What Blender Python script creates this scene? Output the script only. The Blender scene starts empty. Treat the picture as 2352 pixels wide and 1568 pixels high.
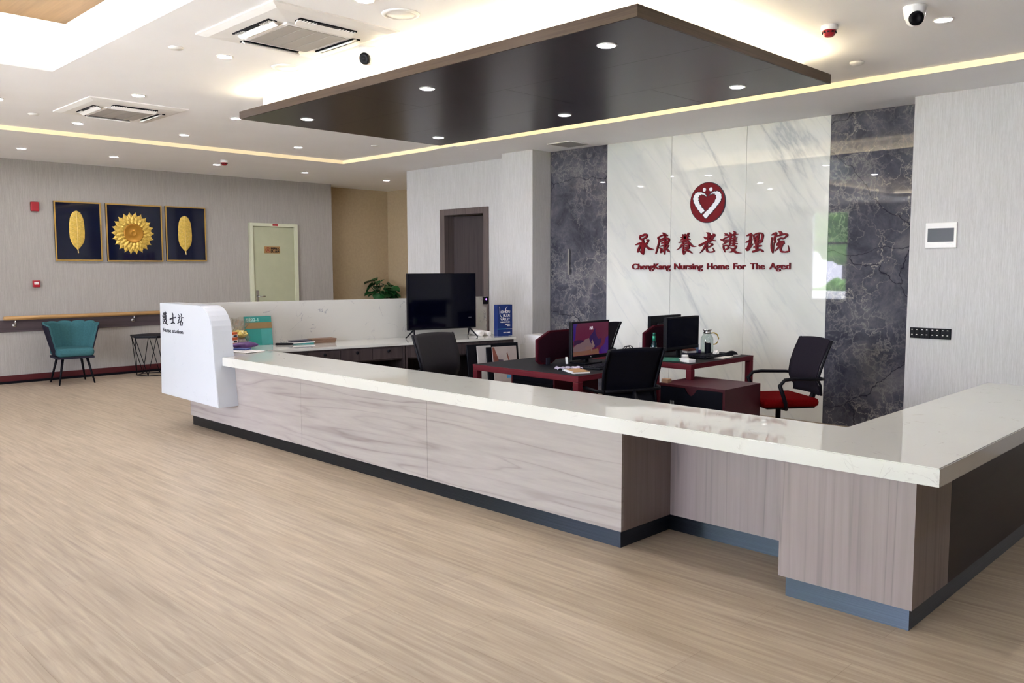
import bpy, bmesh, math, random
from mathutils import Vector, Matrix, Euler

C = bpy.context.scene
COL = C.collection
PI = math.pi
random.seed(7)

# ------------------------------------------------------------------ camera
YAW, PITCH, ROLL, FPX, EYE = math.radians(44.79722), math.radians(4.98021), -0.0020818, 1938.4818, 1.45
cam_d = bpy.data.cameras.new('camera'); cam = bpy.data.objects.new('camera', cam_d); COL.objects.link(cam)
cam_d.sensor_fit = 'HORIZONTAL'; cam_d.sensor_width = 36.0; cam_d.lens = FPX * 36.0 / 2352.0
cam_d.clip_start = 0.05; cam_d.clip_end = 200
_f = Vector((-math.sin(YAW) * math.cos(PITCH), math.cos(YAW) * math.cos(PITCH), -math.sin(PITCH)))
_r0 = Vector((math.cos(YAW), math.sin(YAW), 0)); _u0 = _r0.cross(_f)
_r = _r0 * math.cos(ROLL) + _u0 * math.sin(ROLL); _u = _u0 * math.cos(ROLL) - _r0 * math.sin(ROLL)
cam.matrix_world = Matrix(((_r.x, _u.x, -_f.x, 0), (_r.y, _u.y, -_f.y, 0), (_r.z, _u.z, -_f.z, EYE), (0, 0, 0, 1)))
C.camera = cam

# ------------------------------------------------------------------ sky, sun, exposure
W = bpy.data.worlds.new('sky'); C.world = W; W.use_nodes = True
_n = W.node_tree.nodes; _l = W.node_tree.links; _n.clear()
_o = _n.new('ShaderNodeOutputWorld'); _b = _n.new('ShaderNodeBackground'); _s = _n.new('ShaderNodeTexSky')
_s.sky_type = 'NISHITA'; _s.sun_disc = False; _s.sun_elevation = math.radians(52); _s.sun_rotation = math.radians(20)
_s.altitude = 0; _s.air_density = 1.0; _s.dust_density = 3.0; _s.ozone_density = 1.0
_m = _n.new('ShaderNodeMix'); _m.data_type = 'RGBA'; _m.inputs[0].default_value = 0.75
_m.inputs[7].default_value = (0.84, 0.80, 1.0, 1)
_sc = _n.new('ShaderNodeVectorMath'); _sc.operation = 'SCALE'; _sc.inputs[3].default_value = 0.16
_l.new(_s.outputs[0], _sc.inputs[0]); _l.new(_sc.outputs[0], _m.inputs[6])
_b.inputs[1].default_value = SKY_STRENGTH = 28.0
_l.new(_m.outputs[2], _b.inputs[0]); _l.new(_b.outputs[0], _o.inputs[0])
sun_d = bpy.data.lights.new('sun', 'SUN'); sun_d.energy = 90.0; sun_d.angle = math.radians(1.0); sun_d.color = (0.97, 0.98, 1.0)
sun = bpy.data.objects.new('sun', sun_d); COL.objects.link(sun); sun.rotation_euler = (math.radians(31), math.radians(-6), 0)   # high sun in front of the entrance, reaches the floor just inside it
C.view_settings.view_transform = 'Standard'; C.view_settings.look = 'None'
C.view_settings.exposure = 0.50; C.view_settings.gamma = 1.0; C.view_settings.use_curve_mapping = False
C.cycles.use_denoising = True; C.cycles.max_bounces = 8; C.cycles.diffuse_bounces = 5; C.cycles.glossy_bounces = 4
C.cycles.transmission_bounces = 6; C.cycles.transparent_max_bounces = 8
C.cycles.caustics_reflective = False; C.cycles.caustics_refractive = False; C.cycles.sample_clamp_indirect = 40.0
DOWNLIGHT, COVE, TRAY, STEP = 370.0, 26.0, 32.0, 0.44

def portal(name, loc, sx, sz):
    d = bpy.data.lights.new(name, 'AREA'); d.shape = 'RECTANGLE'; d.size = sx; d.size_y = sz
    d.cycles.is_portal = True
    o = bpy.data.objects.new(name, d); COL.objects.link(o); o.location = loc; o.rotation_euler = (PI/2, 0, 0)
    return o
portal('daylight_opening', (-4.05, -4.12, 1.36), 5.7, 2.72)
portal('daylight_opening', (-8.67, -4.12, 1.72), 0.92, 2.1)

# ------------------------------------------------------------------ helpers
def srgb(r, g, b):
    f = lambda c: ((c/255)/12.92) if c/255 <= 0.04045 else (((c/255)+0.055)/1.055)**2.4
    return (f(r), f(g), f(b), 1)

MATS = {}
def mat(name, col, rough=0.5, metal=0.0, spec=0.5, var=0.06, scale=(8, 8, 8), emit=None, estr=0, bump=0.0, coat=0.0, alpha=1.0):
    """plain surface with a light procedural colour variation"""
    m = bpy.data.materials.new(name); m.use_nodes = True; nt = m.node_tree; N = nt.nodes; L = nt.links
    p = N['Principled BSDF']; p.inputs['Roughness'].default_value = rough; p.inputs['Metallic'].default_value = metal
    p.inputs['Specular IOR Level'].default_value = spec; p.inputs['Coat Weight'].default_value = coat
    tc = N.new('ShaderNodeTexCoord'); mp = N.new('ShaderNodeMapping'); mp.inputs['Scale'].default_value = scale
    nz = N.new('ShaderNodeTexNoise'); nz.inputs['Scale'].default_value = 1.0; nz.inputs['Detail'].default_value = 4
    L.new(tc.outputs['Object'], mp.inputs[0]); L.new(mp.outputs[0], nz.inputs[0])
    r = N.new('ShaderNodeValToRGB'); r.color_ramp.elements[0].position = 0.3; r.color_ramp.elements[1].position = 0.7
    r.color_ramp.elements[0].color = tuple(c*(1-var) for c in col[:3]) + (1,); r.color_ramp.elements[1].color = tuple(min(1, c*(1+var)) for c in col[:3]) + (1,)
    L.new(nz.outputs[0], r.inputs[0]); L.new(r.outputs[0], p.inputs['Base Color'])
    if emit is not None:
        p.inputs['Emission Color'].default_value = emit; p.inputs['Emission Strength'].default_value = estr
    if bump:
        b = N.new('ShaderNodeBump'); b.inputs['Strength'].default_value = bump; b.inputs['Distance'].default_value = 0.002
        L.new(nz.outputs[0], b.inputs['Height']); L.new(b.outputs[0], p.inputs['Normal'])
    MATS[name] = m
    return m

def ramp(N, stops):
    r = N.new('ShaderNodeValToRGB'); e = r.color_ramp.elements
    while len(e) > 1: e.remove(e[-1])
    e[0].position, e[0].color = stops[0]
    for pz, c in stops[1:]:
        x = e.new(pz); x.color = c
    return r

def base(name, rough, spec=0.5, metal=0.0):
    m = bpy.data.materials.new(name); m.use_nodes = True; N = m.node_tree.nodes; L = m.node_tree.links
    p = N['Principled BSDF']; p.inputs['Roughness'].default_value = rough; p.inputs['Specular IOR Level'].default_value = spec
    p.inputs['Metallic'].default_value = metal
    tc = N.new('ShaderNodeTexCoord'); MATS[name] = m
    return m, N, L, p, tc.outputs['Object']

def mapping(N, L, src, scale, rot=(0, 0, 0), loc=(0, 0, 0)):
    mp = N.new('ShaderNodeMapping'); mp.inputs['Scale'].default_value = scale; mp.inputs['Rotation'].default_value = rot; mp.inputs['Location'].default_value = loc
    L.new(src, mp.inputs[0]); return mp.outputs[0]

def noise(N, L, vec, scale=1.0, detail=4.0, rough=0.5, dist=0.0, ntype=None):
    z = N.new('ShaderNodeTexNoise'); z.inputs['Scale'].default_value = scale; z.inputs['Detail'].default_value = detail
    z.inputs['Roughness'].default_value = rough; z.inputs['Distortion'].default_value = dist
    if ntype: z.noise_type = ntype
    L.new(vec, z.inputs[0]); return z.outputs[0]

def mixc(N, L, fac, a, b, mode='MIX'):
    x = N.new('ShaderNodeMix'); x.data_type = 'RGBA'; x.blend_type = mode
    for s, v in ((0, fac), (6, a), (7, b)):
        if isinstance(v, (int, float)): x.inputs[s].default_value = v
        elif isinstance(v, tuple): x.inputs[s].default_value = v
        else: L.new(v, x.inputs[s])
    return x.outputs[2]

def bumpn(N, L, p, h, strength, dist=0.002):
    b = N.new('ShaderNodeBump'); b.inputs['Strength'].default_value = strength; b.inputs['Distance'].default_value = dist
    L.new(h, b.inputs['Height']); L.new(b.outputs[0], p.inputs['Normal'])

def wood(name, a, b, scale, rough=0.45, wob=0.0, spec=0.4, c=None):
    """wood grain, long along the axis of smallest scale"""
    m, N, L, p, co = base(name, rough, spec)
    v = mapping(N, L, co, scale)
    if wob:
        d = noise(N, L, mapping(N, L, co, tuple(max(0.6, s*0.12) for s in scale)), 1.0, 2)
        vm = N.new('ShaderNodeVectorMath'); vm.operation = 'MULTIPLY_ADD'; L.new(d, vm.inputs[0]); vm.inputs[1].default_value = (wob, wob, wob); L.new(v, vm.inputs[2]); v = vm.outputs[0]
    n1 = noise(N, L, v, 1.0, 6, 0.6, 0.4)
    r = ramp(N, [(0.30, a), (0.52, b), (0.72, c or b)])
    L.new(n1, r.inputs[0])
    n2 = noise(N, L, mapping(N, L, co, tuple(s*6 if s > 3 else s*1.5 for s in scale)), 1.0, 2)
    r2 = ramp(N, [(0.35, (0.86, 0.86, 0.86, 1)), (0.65, (1, 1, 1, 1))]); L.new(n2, r2.inputs[0])
    L.new(mixc(N, L, 1.0, r.outputs[0], r2.outputs[0], 'MULTIPLY'), p.inputs['Base Color'])
    return m

def grain(name, a, line, field, freq, fine, rough=0.42, spec=0.35, width=0.16, strength=0.75):
    """laminate grain: thin contour lines of a stretched smooth field, over a softly mottled ground"""
    m, N, L, p, co = base(name, rough, spec)
    f = noise(N, L, mapping(N, L, co, field), 1.0, 2.5, 0.45, 0.25)
    mu = N.new('ShaderNodeMath'); mu.operation = 'MULTIPLY'; L.new(f, mu.inputs[0]); mu.inputs[1].default_value = freq
    pp = N.new('ShaderNodeMath'); pp.operation = 'PINGPONG'; L.new(mu.outputs[0], pp.inputs[0]); pp.inputs[1].default_value = 0.5
    r = ramp(N, [(0.0, (1, 1, 1, 1)), (width, (0.28, 0.28, 0.28, 1)), (min(0.49, width*3), (0, 0, 0, 1))]); L.new(pp.outputs[0], r.inputs[0])
    k = noise(N, L, mapping(N, L, co, tuple(x*1.7 for x in field), loc=(3, 7, 1)), 1.0, 3); rk = ramp(N, [(0.38, (0.05, 0.05, 0.05, 1)), (0.62, (strength,)*3 + (1,))]); L.new(k, rk.inputs[0])
    g = noise(N, L, mapping(N, L, co, fine), 1.0, 4, 0.6); rg = ramp(N, [(0.3, tuple(c*0.90 for c in a[:3]) + (1,)), (0.7, tuple(min(1, c*1.06) for c in a[:3]) + (1,))]); L.new(g, rg.inputs[0])
    L.new(mixc(N, L, mixc(N, L, 1.0, r.outputs[0], rk.outputs[0], 'MULTIPLY'), rg.outputs[0], line), p.inputs['Base Color'])
    return m

def fabric_wall(name, a, b):
    m, N, L, p, co = base(name, 0.75, 0.25)
    n1 = noise(N, L, mapping(N, L, co, (130, 130, 5.0)), 1.0, 3, 0.55, 0.2)
    n2 = noise(N, L, mapping(N, L, co, (260, 260, 30)), 1.0, 2)
    r = ramp(N, [(0.34, a), (0.66, b)]); L.new(mixc(N, L, 0.35, n1, n2), r.inputs[0])
    L.new(r.outputs[0], p.inputs['Base Color']); bumpn(N, L, p, n1, 0.25, 0.002)
    return m

def line_vein(N, L, co, scale, rot, width, dist, seed, detail=5):
    """thin wandering veins: distance of a distorted noise to its mid value"""
    v = mapping(N, L, co, scale, rot, (seed, seed*1.7, seed*0.6))
    n = noise(N, L, v, 1.0, detail, 0.55, dist)
    s = N.new('ShaderNodeMath'); s.operation = 'SUBTRACT'; L.new(n, s.inputs[0]); s.inputs[1].default_value = 0.5
    a = N.new('ShaderNodeMath'); a.operation = 'ABSOLUTE'; L.new(s.outputs[0], a.inputs[0])
    r = ramp(N, [(0.0, (1, 1, 1, 1)), (width*0.35, (0.5, 0.5, 0.5, 1)), (width, (0, 0, 0, 1))]); L.new(a.outputs[0], r.inputs[0])
    return r.outputs[0]

# ---- large surfaces
def make_floor():
    m, N, L, p, co = base('vinyl_floor', 0.42, 0.35)
    br = N.new('ShaderNodeTexBrick'); br.offset = 0.37
    for k, v in (('Scale', 1.0), ('Mortar Size', 0.0012), ('Mortar Smooth', 0.3), ('Brick Width', 1.22), ('Row Height', 0.30), ('Bias', 0.0)): br.inputs[k].default_value = v
    br.inputs['Color1'].default_value = (0.86, 0.86, 0.87, 1); br.inputs['Color2'].default_value = (1, 1, 1, 1); br.inputs['Mortar'].default_value = (0.62, 0.58, 0.55, 1)
    L.new(co, br.inputs[0])
    n1 = noise(N, L, mapping(N, L, co, (2.0, 40, 1)), 1.0, 5, 0.6, 0.4)
    n2 = noise(N, L, mapping(N, L, co, (0.8, 12, 1), (0, 0, 0.02)), 1.0, 4, 0.6, 0.3)
    n3 = noise(N, L, mapping(N, L, co, (7, 60, 1)), 1.0, 3, 0.6)
    r1 = ramp(N, [(0.28, srgb(152, 135, 114)), (0.5, srgb(171, 154, 131)), (0.70, srgb(186, 170, 146))]); L.new(n1, r1.inputs[0])
    r2 = ramp(N, [(0.32, (0.87, 0.86, 0.85, 1)), (0.62, (1.0, 1.0, 1.0, 1))]); L.new(n2, r2.inputs[0])
    r3 = ramp(N, [(0.24, (0.70, 0.66, 0.64, 1)), (0.36, (1, 1, 1, 1))]); L.new(n3, r3.inputs[0])
    c = mixc(N, L, 0.85, r1.outputs[0], r2.outputs[0], 'MULTIPLY'); c = mixc(N, L, 0.55, c, r3.outputs[0], 'MULTIPLY'); c = mixc(N, L, 0.7, c, br.outputs[0], 'MULTIPLY')
    L.new(c, p.inputs['Base Color']); bumpn(N, L, p, n1, 0.06, 0.002)
    return m

def make_quartz(name, tint, vein, rough, spec, vs=1.0):
    m, N, L, p, co = base(name, rough, spec)
    v1 = line_vein(N, L, co, (4.5, 4.5, 4.5), (0.3, 0.5, 0.2), 0.012, 0.9, 3.1)
    g = noise(N, L, mapping(N, L, co, (7, 7, 7)), 1.0, 3)
    r = ramp(N, [(0.54, (0, 0, 0, 1)), (0.64, (vs, vs, vs, 1))]); L.new(g, r.inputs[0])
    f = mixc(N, L, 1.0, v1, r.outputs[0], 'MULTIPLY')
    n2 = noise(N, L, mapping(N, L, co, (1.2, 1.2, 1.2)), 1.0, 3); r2 = ramp(N, [(0.3, tuple(c*0.95 for c in tint[:3]) + (1,)), (0.7, tint)]); L.new(n2, r2.inputs[0])
    L.new(mixc(N, L, f, r2.outputs[0], vein), p.inputs['Base Color'])
    return m

def turned(N, L, co, ang, scale, loc=(0, 0, 0)):
    """first turn in the wall plane, then stretch along the turned axis"""
    return mapping(N, L, mapping(N, L, co, (1, 1, 1), (0, ang, 0)), scale, loc=loc)

def fine_vein(N, L, v, width, dist, detail=5):
    n = noise(N, L, v, 1.0, detail, 0.55, dist)
    s = N.new('ShaderNodeMath'); s.operation = 'SUBTRACT'; L.new(n, s.inputs[0]); s.inputs[1].default_value = 0.5
    a = N.new('ShaderNodeMath'); a.operation = 'ABSOLUTE'; L.new(s.outputs[0], a.inputs[0])
    r = ramp(N, [(0.0, (1, 1, 1, 1)), (width*0.3, (0.45, 0.45, 0.45, 1)), (width, (0, 0, 0, 1))]); L.new(a.outputs[0], r.inputs[0])
    return r.outputs[0]

def make_white_marble():
    m, N, L, p, co = base('white_marble', 0.02, 0.42)
    A = math.radians(-55)
    v1 = fine_vein(N, L, turned(N, L, co, A, (0.30, 1, 1.5), (4.3, 0, 2.1)), 0.030, 0.25, 6)
    v2 = fine_vein(N, L, turned(N, L, co, A+0.08, (0.5, 1, 2.6), (9.1, 0, 5.7)), 0.020, 0.3, 6)
    g = noise(N, L, mapping(N, L, co, (0.8, 1, 0.8), loc=(2, 0, 1)), 1.0, 3); rg = ramp(N, [(0.45, (0, 0, 0, 1)), (0.66, (0.8, 0.8, 0.8, 1))]); L.new(g, rg.inputs[0])
    cl = noise(N, L, turned(N, L, co, A, (0.35, 1, 1.4)), 1.0, 5, 0.6, 0.3)
    rc = ramp(N, [(0.36, srgb(198, 201, 198)), (0.60, srgb(217, 217, 212))]); L.new(cl, rc.inputs[0])
    c = mixc(N, L, mixc(N, L, 1.0, v1, rg.outputs[0], 'MULTIPLY'), rc.outputs[0], srgb(166, 171, 176))
    g2 = mixc(N, L, 1.0, v2, (0.35, 0.35, 0.35, 1), 'MULTIPLY')
    L.new(mixc(N, L, g2, c, srgb(186, 190, 194)), p.inputs['Base Color'])
    return m

def crack(N, L, co, scale, warp, wscale, width, loc):
    """a web of thin veins: the cell borders of a warped Voronoi pattern"""
    nz = N.new('ShaderNodeTexNoise'); nz.inputs['Scale'].default_value = wscale; nz.inputs['Detail'].default_value = 5; nz.inputs['Roughness'].default_value = 0.6
    v0 = mapping(N, L, co, (1, 1, 1), (0, 0.5, 0), loc); L.new(v0, nz.inputs[0])
    ma = N.new('ShaderNodeVectorMath'); ma.operation = 'MULTIPLY_ADD'; L.new(nz.outputs[1], ma.inputs[0]); ma.inputs[1].default_value = (warp, warp, warp); L.new(v0, ma.inputs[2])
    vo = N.new('ShaderNodeTexVoronoi'); vo.feature = 'DISTANCE_TO_EDGE'; vo.inputs['Scale'].default_value = scale; L.new(ma.outputs[0], vo.inputs[0])
    r = ramp(N, [(0.0, (1, 1, 1, 1)), (width*0.35, (0.4, 0.4, 0.4, 1)), (width, (0, 0, 0, 1))]); L.new(vo.outputs['Distance'], r.inputs[0])
    return r.outputs[0]

def make_dark_marble():
    m, N, L, p, co = base('dark_marble', 0.02, 0.42)
    cl = noise(N, L, mapping(N, L, co, (2.6, 2.6, 2.6)), 1.0, 8, 0.68, 0.4)
    rc = ramp(N, [(0.32, srgb(48, 50, 62)), (0.5, srgb(78, 78, 88)), (0.70, srgb(112, 110, 114))]); L.new(cl, rc.inputs[0])
    g = noise(N, L, mapping(N, L, co, (1.6, 1.6, 1.6), loc=(5, 1, 2)), 1.0, 4); rg = ramp(N, [(0.40, (0.05, 0.05, 0.05, 1)), (0.64, (0.9, 0.9, 0.9, 1))]); L.new(g, rg.inputs[0])
    g2 = noise(N, L, mapping(N, L, co, (1.2, 1.2, 1.2), loc=(1, 8, 6)), 1.0, 4); rg2 = ramp(N, [(0.46, (0, 0, 0, 1)), (0.66, (1, 1, 1, 1))]); L.new(g2, rg2.inputs[0])
    c = mixc(N, L, mixc(N, L, 1.0, crack(N, L, co, 6.0, 0.75, 3.6, 0.12, (2, 3, 1)), rg.outputs[0], 'MULTIPLY'), rc.outputs[0], srgb(132, 130, 130))
    c = mixc(N, L, mixc(N, L, 1.0, crack(N, L, co, 3.0, 0.85, 2.6, 0.030, (7, 1, 4)), rg2.outputs[0], 'MULTIPLY'), c, srgb(164, 160, 153))
    dk = crack(N, L, co, 0.9, 0.5, 1.3, 0.006, (0, 2, 9)); L.new(mixc(N, L, dk, c, srgb(34, 34, 46)), p.inputs['Base Color'])
    return m

M_floor = make_floor()
M_ceil = mat('ceiling_paint', srgb(240, 240, 242), 0.9, spec=0.2, var=0.015, scale=(2, 2, 2))
M_fab = fabric_wall('wall_fabric', srgb(188, 187, 186), srgb(206, 205, 205))
M_fab_dim = fabric_wall('wall_fabric_dim', srgb(148, 143, 137), srgb(163, 158, 152))  # wall fabric darkened in colour to stand for weaker light on the left wall
M_fabg = fabric_wall('wall_fabric_grey', srgb(112, 106, 106), srgb(140, 132, 130))
M_plain = mat('wall_paint', srgb(205, 203, 200), 0.85, spec=0.2, var=0.02)
M_rightw = mat('right_wall_panel', srgb(46, 39, 39), 0.7, spec=0.2, var=0.1, scale=(20, 20, 1))
M_front = mat('front_wall_paint', srgb(46, 43, 44), 0.8, spec=0.2, var=0.03)
M_beige = mat('corridor_paint', srgb(178, 160, 130), 0.7, spec=0.3, var=0.05, scale=(30, 30, 30))
M_wmarb = make_white_marble(); M_dmarb = make_dark_marble()
M_quartz = make_quartz('quartz_worktop', srgb(194, 192, 184), srgb(162, 154, 148), 0.03, 0.55, 0.6)
M_quartz2 = make_quartz('quartz_sign', srgb(186, 189, 193), srgb(168, 170, 173), 0.22, 0.45, 0.45)
M_quartz3 = make_quartz('quartz_screen', srgb(196, 193, 185), srgb(132, 130, 140), 0.16, 0.45)
M_lam = grain('pale_laminate', srgb(157, 148, 143), srgb(114, 103, 101), (0.36, 2, 5.5), 8, (3, 3, 30), width=0.10, strength=0.8)
M_lamv = grain('grey_laminate_vertical', srgb(139, 126, 123), srgb(104, 93, 92), (8.0, 8.0, 0.16), 6, (42, 42, 1.5), width=0.08, strength=0.7)
M_lamd = wood('brown_laminate', srgb(52, 44, 44), srgb(66, 56, 56), (22, 22, 0.8), 0.5, 0.6, 0.25, srgb(74, 64, 63))
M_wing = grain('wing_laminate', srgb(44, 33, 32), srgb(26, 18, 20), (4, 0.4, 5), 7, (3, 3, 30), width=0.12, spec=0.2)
M_canopy = wood('canopy_laminate', srgb(32, 24, 25), srgb(42, 33, 34), (0.8, 20, 20), 0.27, 0.5, 0.15, srgb(44, 36, 36))
M_canedge = wood('canopy_edge_laminate', srgb(60, 48, 40), srgb(75, 62, 52), (1.2, 1.2, 40), 0.5, 0.4, 0.2)
def make_brushed():
    m, N, L, p, co = base('plinth_steel', 0.42, 0.5, 1.0)
    n1 = noise(N, L, mapping(N, L, co, (1.2, 1.2, 1600)), 1.0, 2); r = ramp(N, [(0.3, srgb(56, 61, 72)), (0.7, srgb(78, 85, 97))]); L.new(n1, r.inputs[0])
    L.new(r.outputs[0], p.inputs['Base Color']); p.inputs['Anisotropic'].default_value = 0.92
    t = N.new('ShaderNodeCombineXYZ'); t.inputs[2].default_value = 1.0; L.new(t.outputs[0], p.inputs['Tangent'])
    return m
M_steel = make_brushed()
M_chrome = mat('chrome', srgb(205, 205, 205), 0.25, metal=1.0, var=0.02)
M_white = mat('white_plastic', srgb(232, 230, 228), 0.4, var=0.02)
M_grille = mat('grille_grey', srgb(168, 164, 160), 0.6, var=0.05, scale=(300, 6, 6))
M_black = mat('black_plastic', srgb(5, 5, 13), 0.5, var=0.15, spec=0.18)
M_navy = mat('navy_black', srgb(3, 4, 16), 0.55, var=0.2, scale=(30, 30, 30), spec=0.15)
M_screen = mat('screen_glass', srgb(3, 4, 16), 0.06, var=0.02, spec=0.3)
M_red = mat('red_paint', srgb(88, 14, 28), 0.5, var=0.06, spec=0.3)
M_redd = mat('dark_red_fabric', srgb(58, 9, 22), 0.9, var=0.15, scale=(90, 90, 90), spec=0.1)
M_red2 = mat('deep_red_paint', srgb(60, 9, 22), 0.5, var=0.06, spec=0.35)
M_desk = mat('desk_black', srgb(9, 9, 15), 0.6, var=0.1, spec=0.15)
M_redp = mat('red_plastic', srgb(150, 20, 34), 0.35, var=0.04)
M_seatred = mat('red_seat_fabric', srgb(92, 4, 6), 0.95, var=0.12, scale=(120, 120, 120), spec=0.05)
M_sign = mat('sign_red', srgb(108, 0, 18), 0.4, var=0.03, spec=0.2)
M_signnavy = mat('sign_navy', srgb(16, 10, 40), 0.4, var=0.03)
M_signwhite = mat('sign_white', srgb(228, 230, 236), 0.3, var=0.02)
M_ink = mat('ink_black', srgb(14, 16, 30), 0.4, var=0.03)
M_gold = mat('gold_relief', srgb(206, 172, 78), 0.42, metal=0.35, var=0.2, scale=(40, 40, 40))
M_gold2 = mat('gold_disc', srgb(178, 126, 42), 0.3, metal=0.5, var=0.08, scale=(20, 20, 20))
M_goldv = mat('gold_vein', srgb(236, 210, 140), 0.4, metal=0.2, var=0.05)
M_goldf = mat('gold_frame', srgb(176, 140, 70), 0.4, metal=0.5, var=0.1)
M_artblue = mat('art_blue', srgb(5, 10, 34), 0.05, var=0.1)
M_teal = mat('teal_velvet', srgb(58, 98, 102), 0.95, var=0.1, scale=(60, 60, 60), spec=0.08)
M_dgrey = mat('dark_grey_fabric', srgb(40, 38, 48), 0.95, var=0.1, scale=(90, 90, 90), spec=0.08)
M_mesh = mat('black_mesh', srgb(34, 30, 38), 0.95, var=0.2, scale=(220, 220, 220), spec=0.08)
M_leather = mat('black_leather', srgb(22, 18, 22), 0.5, var=0.12, scale=(60, 60, 60), spec=0.3)
M_railw = wood('rail_wood', srgb(150, 112, 66), srgb(188, 148, 96), (25, 1.2, 25), 0.4)
M_board = wood('rail_board', srgb(60, 50, 54), srgb(80, 68, 70), (9, 0.8, 26), 0.5)
M_base = mat('baseboard_red', srgb(70, 14, 22), 0.35, var=0.1)
M_green = mat('green_door_paint', srgb(168, 170, 142), 0.5, var=0.03)
M_greenf = mat('green_frame_paint', srgb(196, 198, 172), 0.5, var=0.03)
M_doorw = wood('door_wood', srgb(54, 46, 48), srgb(68, 59, 60), (40, 40, 1.2), 0.55, spec=0.25)
M_doorf = wood('door_frame_wood', srgb(86, 76, 76), srgb(104, 93, 91), (40, 40, 1.2), 0.55, spec=0.25)
M_leaf = mat('plant_leaf', srgb(22, 74, 32), 0.4, var=0.35, scale=(14, 14, 14))
M_cream = mat('cove_strip', srgb(226, 210, 176), 0.6, var=0.02, emit=srgb(232, 208, 164), estr=STEP)
M_led = mat('led_warm', srgb(255, 240, 200), 0.5, var=0.01, emit=(1.0, 0.84, 0.55, 1), estr=COVE)
M_ledt = mat('led_tray', srgb(255, 240, 200), 0.5, var=0.01, emit=(1.0, 0.86, 0.62, 1), estr=TRAY)
M_lens = mat('lamp_lens', srgb(255, 255, 250), 0.4, var=0.01, emit=(0.96, 0.94, 1.0, 1), estr=DOWNLIGHT)
M_traywood = wood('tray_wood', srgb(84, 66, 46), srgb(98, 78, 56), (1.0, 9, 9), 0.6, spec=0.2)
M_paper = mat('paper', srgb(232, 226, 220), 0.8, var=0.05, scale=(25, 25, 25))
M_alu = mat('aluminium', srgb(150, 152, 156), 0.35, metal=0.8, var=0.05)

def make_glass(name, tint, refl=0.06):
    m = bpy.data.materials.new(name); m.use_nodes = True; N = m.node_tree.nodes; L = m.node_tree.links; N.clear()
    o = N.new('ShaderNodeOutputMaterial'); t = N.new('ShaderNodeBsdfTransparent'); g = N.new('ShaderNodeBsdfGlossy'); x = N.new('ShaderNodeMixShader'); f = N.new('ShaderNodeLayerWeight')
    t.inputs[0].default_value = tint; g.inputs['Roughness'].default_value = 0.02; f.inputs[0].default_value = 0.5
    pw_ = N.new('ShaderNodeMath'); pw_.operation = 'POWER'; L.new(f.outputs['Facing'], pw_.inputs[0]); pw_.inputs[1].default_value = 4.0
    ma = N.new('ShaderNodeMath'); ma.operation = 'MULTIPLY_ADD'; L.new(pw_.outputs[0], ma.inputs[0]); ma.inputs[1].default_value = 0.5; ma.inputs[2].default_value = refl
    L.new(ma.outputs[0], x.inputs[0]); L.new(t.outputs[0], x.inputs[1]); L.new(g.outputs[0], x.inputs[2]); L.new(x.outputs[0], o.inputs[0])
    return m
M_glass = make_glass('clear_glass', (0.93, 0.96, 0.95, 1))
M_bag = make_glass('thin_plastic', (0.90, 0.88, 0.83, 1), 0.14)

# ---- mesh building
def BM(): return bmesh.new()
def bx(bm, x0, x1, y0, y1, z0, z1, mtx=None):
    vs = [bm.verts.new((x, y, z)) for z in (z0, z1) for y in (y0, y1) for x in (x0, x1)]
    for f in ((0, 2, 3, 1), (4, 5, 7, 6), (0, 1, 5, 4), (2, 6, 7, 3), (0, 4, 6, 2), (1, 3, 7, 5)):
        bm.faces.new([vs[i] for i in f])
    if mtx is not None: bmesh.ops.transform(bm, matrix=mtx, verts=vs)
    return vs
def rbox(bm, x0, x1, y0, y1, z0, z1, b=0.005, seg=2, mtx=None):
    t = BM(); bx(t, x0, x1, y0, y1, z0, z1)
    bmesh.ops.bevel(t, geom=list(t.edges), offset=b, segments=seg, affect='EDGES', profile=0.5, clamp_overlap=True)
    if mtx is not None: bmesh.ops.transform(t, matrix=mtx, verts=list(t.verts))
    merge(bm, t)
def merge(bm, t):
    mp = {}
    for v in t.verts: mp[v] = bm.verts.new(v.co)
    for f in t.faces:
        try: nf = bm.faces.new([mp[v] for v in f.verts]); nf.smooth = f.smooth
        except ValueError: pass
    t.free()
def prism(bm, poly, a0, a1, axis='y', mtx=None):
    """polygon extruded along an axis; poly is (x,z) for y, (x,y) for z, (y,z) for x"""
    mk = {'y': lambda p, a: (p[0], a, p[1]), 'z': lambda p, a: (p[0], p[1], a), 'x': lambda p, a: (a, p[0], p[1])}[axis]
    A = [bm.verts.new(mk(p, a0)) for p in poly]; B = [bm.verts.new(mk(p, a1)) for p in poly]; n = len(poly)
    fs = [bm.faces.new(A), bm.faces.new(B[::-1])] + [bm.faces.new((A[i], A[i-1], B[i-1], B[i])) for i in range(n)]
    bmesh.ops.recalc_face_normals(bm, faces=fs)
    if mtx is not None: bmesh.ops.transform(bm, matrix=mtx, verts=A + B)
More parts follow.
